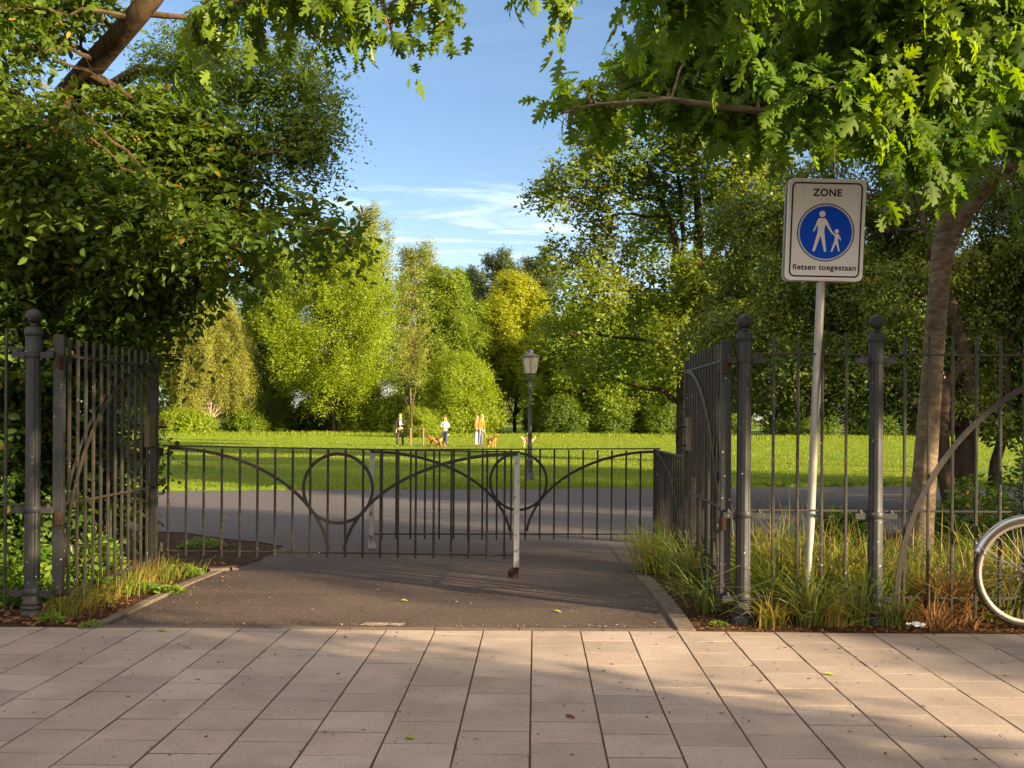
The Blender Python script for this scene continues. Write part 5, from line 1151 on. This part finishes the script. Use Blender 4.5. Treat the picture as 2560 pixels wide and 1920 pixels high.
for i in range(4600):
    hx, hy, hh, ha = g.choice(HUB); x, y = (hx + g.gauss(0, .11), hy + g.gauss(0, .10)) if g.random() < .8 else (g.uniform(XP + .12, 5.6), YF + .12 + abs(g.gauss(0, .75)))
    if y < YF + .06 or x < XP + .1: continue
    if y > 9.6: continue
    fa.append((x, y, -.01, g.uniform(.30, .66) * hh * (1.1 if x < XB else .92), ha + g.gauss(0, 1.3), abs(g.gauss(.85, .45)), g.uniform(.009, .016)))
blades('long_grass', fa, G_GREEN, 'long unmown green grass behind the right fence', seed=1)
fa = []
for i in range(800):
    y = YF + .15 + abs(g.gauss(0, .6)); x = g.uniform(XP + .25, 5.6)
    if y > 9.4: continue
    fa.append((x, y, -.01, g.uniform(.42, .80) * (1.05 if x < XB else .92), g.uniform(0, 6.28), abs(g.gauss(.45, .3)), g.uniform(.008, .013)))
blades('straw_grass', fa, G_STRAW, 'tall straw yellow grass stalks among the green grass behind the right fence', seed=2)
def plant(name, label, x, y, n, h, sp_, mat, lean=.7, w_=.006, seed=0, extra=None):
    gg = random.Random(seed); p = empty(name, (x, y, 0), label, 'plant', 'grass tufts')
    blades('blades', tuft(gg, x, y, n, h, sp_, w_, lean), mat, None, p, (x, y, 0), seed=seed, top=False, seg=5)
    if extra: blades('dry_blades', tuft(gg, x, y, extra[0], extra[1], sp_, w_, lean * .8), extra[2], None, p, (x, y, 0), seed=seed + 1, top=False, seg=5)
def gp(px_, py_):
    D = EYE * F / (py_ - CY - (px_ - CX) * ROLL); return W(px_, py_, D)
for i, (px_, py_, n, h, sp_, mt, ln, lab, ex) in enumerate([
        (1655, 1430, 420, .44, .13, G_GREEN, .65, 'leaning grass tuft at the foot of the low side railing', (160, .46, G_STRAW)),
        (1735, 1478, 300, .46, .10, G_COOL, .6, 'grey green grass tuft at the foot of the right gate leaf', (50, .5, G_STRAW)),
        (1785, 1525, 150, .34, .10, G_COOL, .95, 'low arching grass tuft just left of the right gate post', None),
        (2030, 1560, 230, .42, .07, G_COOL, .8, 'big grey green grass tuft in front of the fence left of the middle post', (40, .4, G_STRAW)),
        (1960, 1500, 260, .44, .11, G_COOL, .6, 'upright grass tuft behind the narrow fence panel', (60, .5, G_STRAW)),
        (2150, 1560, 80, .36, .05, G_COOL, .5, 'thin green grass tuft touching the middle fence post', None),
        (2240, 1562, 110, .24, .05, G_COOL, .7, 'small green grass tuft right of the middle fence post', None),
        (1858, 1552, 40, .15, .04, G_COOL, .9, 'tiny pale tuft at the base of the right gate post', None),
        (2372, 1545, 300, .34, .09, G_RUST, .65, 'rusty dried grass clump left of the bicycle wheel', (160, .42, G_RUST)),
        (2335, 1562, 240, .22, .13, G_RUST, 1.3, 'flattened dry grass lying on the soil left of the bicycle', None),
        (1935, 1530, 380, .44, .11, G_GREEN, .7, 'bushy green grass tuft right of the right gate post', (50, .5, G_STRAW)),
        (2085, 1530, 380, .46, .11, G_GREEN, .7, 'bushy green grass tuft left of the middle fence post', (50, .5, G_STRAW)),
        (2015, 1515, 420, .50, .09, G_COOL, .5, 'dense upright grass tuft hiding the foot of the sign pole', None),
        (2290, 1530, 320, .36, .12, G_GREEN, .8, 'green grass tuft behind the paper scrap', (80, .4, G_STRAW)),
        (1925, 1562, 70, .26, .07, G_GREEN, 1.0, 'low green grass tuft spilling in front of the fence beside the right gate post', (60, .3, G_STRAW)),
        (2095, 1562, 60, .24, .06, G_GREEN, 1.0, 'low green grass tuft spilling in front of the fence beside the middle post', (80, .3, G_STRAW)),
        (1880, 1480, 240, .42, .10, G_GREEN, .6, 'green grass tuft right behind the right gate post', (60, .5, G_STRAW))]):
    q = gp(px_, py_); plant('grass_tuft', lab, q.x, q.y, int(n * .62), h * 1.22, sp_, mt, ln * 1.15, .0105, 400 + i, ex)
# left strip: grass at the foot of the gate leaf
fa = []
for i in range(340):
    y = g.uniform(YF - .1, YG1 + .25); x = XGL + .03 + g.gauss(0, .10) + .25 * sm(7.6, 8.6, y) * g.random()
    fa.append((x, y, -.01, g.uniform(.06, .26), g.uniform(-1.6, 1.2), abs(g.gauss(.7, .35)), g.uniform(.003, .007)))
blades('gate_grass', fa, G_GREEN, 'ragged green grass along the foot of the left gate leaf', seed=5)
fa = []
for i in range(300):
    y = g.uniform(YF - .05, YG1); x = XGL + .06 + g.gauss(0, .10)
    fa.append((x, y, -.01, g.uniform(.08, .36), g.uniform(-1.6, 1.2), abs(g.gauss(.9, .4)), g.uniform(.003, .006)))
blades('dry_gate_grass', fa, G_STRAW, 'dry straw grass along the foot of the left gate leaf', seed=6)
# moss cushions on the left verge
L_WEED = leaf_mat('bright_weed_leaf', (0.07, 0.17, 0.02), (0.13, 0.22, 0.03), (0.17, 0.22, 0.03), .35, patch=4)
def weed(name, label, cat, x, y, rad, h, n, size, tpl, mat, seed, up=1.0):
    gg = np.random.default_rng(seed); a = gg.random(n) * 6.283; r = rad * np.sqrt(gg.random(n)); zz = h * (1 - (r / rad) ** 2) * gg.random(n) ** .6
    P = np.stack([x + r * np.cos(a), y + r * np.sin(a), gz(y) + .006 + zz], 1)
    A = np.stack([np.cos(a), np.sin(a), .2 + .5 * gg.random(n)], 1) + gg.normal(size=(n, 3)) * .35; Nn = np.array([[0, 0, up]]) + gg.normal(size=(n, 3)) * .45
    o = leaves(name, P - np.array([x, y, 0]), A, Nn, size * (.6 + .8 * gg.random(n)), tpl, mat); o.location = (x, y, 0)
    return tag(o, label, cat, 'weeds on the verge')
for i, (px_, py_, rad, h, n, s_, lab) in enumerate([(350, 1478, .15, .07, 420, .024, 'low yellow green weed cushion on the left verge beside the gate foot'), (447, 1438, .20, .08, 520, .026, 'green weed cushion near the grey kerb stone'), (425, 1483, .09, .07, 200, .03, 'small weed sprig on the kerb of the left verge'), (128, 1555, .06, .06, 90, .03, 'tiny green weed between the left post and the pavement'), (228, 1568, .07, .035, 150, .018, 'flat moss patch beside the pavement left of the kerb'), (250, 1500, .07, .22, 60, .06, 'upright yellow leafy weed in front of the left gate leaf'), (1795, 1563, .06, .02, 160, .014, 'flat green moss patch right of the right kerb'), (505, 1368, .22, .10, 500, .03, 'weed patch behind the left end of the nearer low gate'), (2440, 1545, .14, .16, 170, .06, 'dark leafy weed under the bicycle wheel')]):
    q = gp(px_, py_); weed('weed', lab, 'plant', q.x, q.y, rad, h, n, s_, OVAL, L_WEED if i not in (8,) else L_HEDGE, 500 + i)
for i, (x, y, rad, h, lab) in enumerate([(-3.75, 7.6, .30, .5, 'nettle clump right behind the left gate post'), (-4.4, 7.7, .4, .6, 'nettle clump behind the left fence panel'), (-5.2, 7.8, .5, .6, 'nettle clump far left behind the fence'), (-3.45, 8.2, .24, .35, 'nettle clump behind the lock end of the left gate leaf'), (-3.55, 7.3, .2, .28, 'low weed clump in the angle of the left gate leaf')]):
    weed('nettle', lab, 'plant', x, y, rad, h, 1100, .055, OVAL, L_WEED, 530 + i)
# shrubs and creeper right behind the fence
for i, (x, y, rad, h, lab) in enumerate([(4.2, 9.9, .5, .8, 'low leafy bush right of the oak trunk'), (5.2, 10.6, .7, 1.1, 'leafy bush behind the bicycle wheel'), (3.0, 10.2, .35, .45, 'low leafy bush left of the oak trunk')]):
    weed('low_bush', lab, 'bush', x, y, rad, h, 2600, .06, OVAL, L_HEDGE, 560 + i)
# leaf litter
M_LIT = leaf_mat('fallen_leaf', (0.10, 0.048, 0.022), (0.22, 0.12, 0.055), (0.15, 0.07, 0.032), .15, patch=6)
def litter(name, label, pts, size, mat, seed, tpl=OVAL):
    gg = np.random.default_rng(seed); P = np.array(pts); n = len(P); a = gg.random(n) * 6.283
    A = np.stack([np.cos(a), np.sin(a), gg.normal(size=n) * .25], 1); Nn = np.array([[0, 0, 1.0]]) + gg.normal(size=(n, 3)) * .4
    return tag(leaves(name, P, A, Nn, size * (.5 + gg.random(n)), tpl, mat), label, 'leaf litter', kind='stuff')
pts = [(g.uniform(-6, -2.78), g.uniform(6.5, 7.4) if g.random() < .75 else g.uniform(7.2, 9.4), g.uniform(-.018, .012)) for i in range(2300)]
litter('leaf_litter', 'orange brown fallen leaves on the left verge', pts, .045, M_LIT, 1)
pts = [(g.uniform(1.05, 6), min(7.6, 6.5 + abs(g.gauss(0, .28))), g.uniform(-.02, .012)) for i in range(6000)]
litter('bark_litter', 'rust brown dry litter on the soil in front of the right fence', pts, .024, M_LIT, 2, NARROW)
L_FALL = leaf_mat('green_fallen_leaf', (0.16, 0.22, 0.03), (0.25, 0.27, 0.05), (0.3, 0.25, 0.05), .2)
for (px_, py_) in ((1003, 1504), (1385, 1530), (395, 1580), (2060, 1688), (560, 1282), (1010, 1848)):
    q = gp(px_, py_); o = leaves('fallen_leaf', np.array([[0, 0, .008]]), np.array([[1, .3 * g.uniform(-1, 1), .05]]), np.array([[.1, -.15, 1.0]]), np.array([.06]), OVAL, L_FALL); o.location = (q.x, q.y, gz(q.y))
    tag(o, {1003: 'fresh green leaf on dark asphalt left of centre', 1385: 'fresh green leaf on asphalt below the castor post', 395: 'yellow green leaf on the pavement edge at left', 2060: 'yellow green leaf on the sunlit slabs at right', 560: 'green leaf on the path behind the nearer low gate', 1010: 'pale leaf lying on the front slabs'}[px_], 'leaf', 'fresh fallen leaves')
pts = []
for i in range(420): pts.append((g.uniform(-3.4, 3.2), g.uniform(3.6, 6.4), .0055))
litter('twig_litter', 'scattered dark twigs and specks of dirt on the pavement slabs', pts, .022, plain_mat('dark_twig', (0.06, 0.035, 0.022), .9), 4, NARROW)
pts = []
for i in range(150): pts.append((g.uniform(-2.5, .8), g.uniform(6.55, 9.5), .004))
for i in range(220):
    y = g.uniform(6.5, 8.8); pts.append((-2.62 + abs(g.gauss(0, .10)), y, .004) if g.random() < .6 else (.86 - abs(g.gauss(0, .08)), y, .004))
for i in range(160): pts.append((g.uniform(-2.6, .8), 6.54 + abs(g.gauss(0, .05)), .004))
litter('asphalt_litter', 'scattered pale specks and dry leaves on the asphalt entrance', pts, .018, plain_mat('pale_speck', (0.17, 0.12, 0.075), .9, var=.5), 5, NARROW)
mb = MB(); q = gp(1415, 0 + 1795); mb.tube([Vector((q.x, q.y, .012)), Vector((q.x + .02, q.y - .012, .014)), Vector((q.x + .035, q.y - .03, .010))], [.006, .007, .004], 8)
tag(mb.build('twig', plain_mat('red_brown_twig', (0.12, 0.03, 0.015), .8), smooth=True), 'short red brown twig lying on the middle slabs', 'twig')
q = gp(540, 1426); mb = MB(); mb.box((q.x + .06, q.y, .012), (.26, .09, .03), Matrix.Rotation(R(38), 3, 'Z')); tag(mb.build('kerb_stone', m_kerb, bevel=.006), 'loose pale kerb stone at the dirt patch left of the asphalt', 'stone')
# lawn blades near the path
gg = np.random.default_rng(9); n = 90000
x = gg.uniform(-12, 13, n); y = 22.6 + .2 * np.clip(x, -8, 9) + 16 * gg.random(n) ** 1.7
zz = np.array([gz(v) for v in y]) + .01
blades('lawn_grass', np.stack([x, y, zz, gg.uniform(.03, .065, n), gg.random(n) * 6.28, np.abs(gg.normal(.5, .3, n)), gg.uniform(.010, .018, n)], 1), G_LAWN, 'short mown grass along the near edge of the lawn', seed=9, seg=2)
gg = np.random.default_rng(12); n = 170000
x = gg.uniform(-26, 30, n); y = 36 + 46 * gg.random(n) ** .85
zz = np.array([gz(v) for v in y]) + .01
blades('meadow_grass', np.stack([x, y, zz, gg.uniform(.045, .085, n), gg.random(n) * 6.28, np.abs(gg.normal(.5, .3, n)), gg.uniform(.020, .038, n)], 1), G_LAWN, 'short grass over the middle and far lawn', seed=12, seg=1)
gg = np.random.default_rng(10); n = 16000
x = gg.uniform(-34, 46, n); y = gg.uniform(80, 90, n) + 2.5 * np.sin(x * .3)
blades('rough_grass', np.stack([x, y, np.full(n, -.4), gg.uniform(.12, .4, n), gg.random(n) * 6.28, np.abs(gg.normal(.5, .3, n)), gg.uniform(.03, .06, n)], 1), G_LAWN, 'rough longer grass along the far edge of the lawn', seed=10, seg=2)
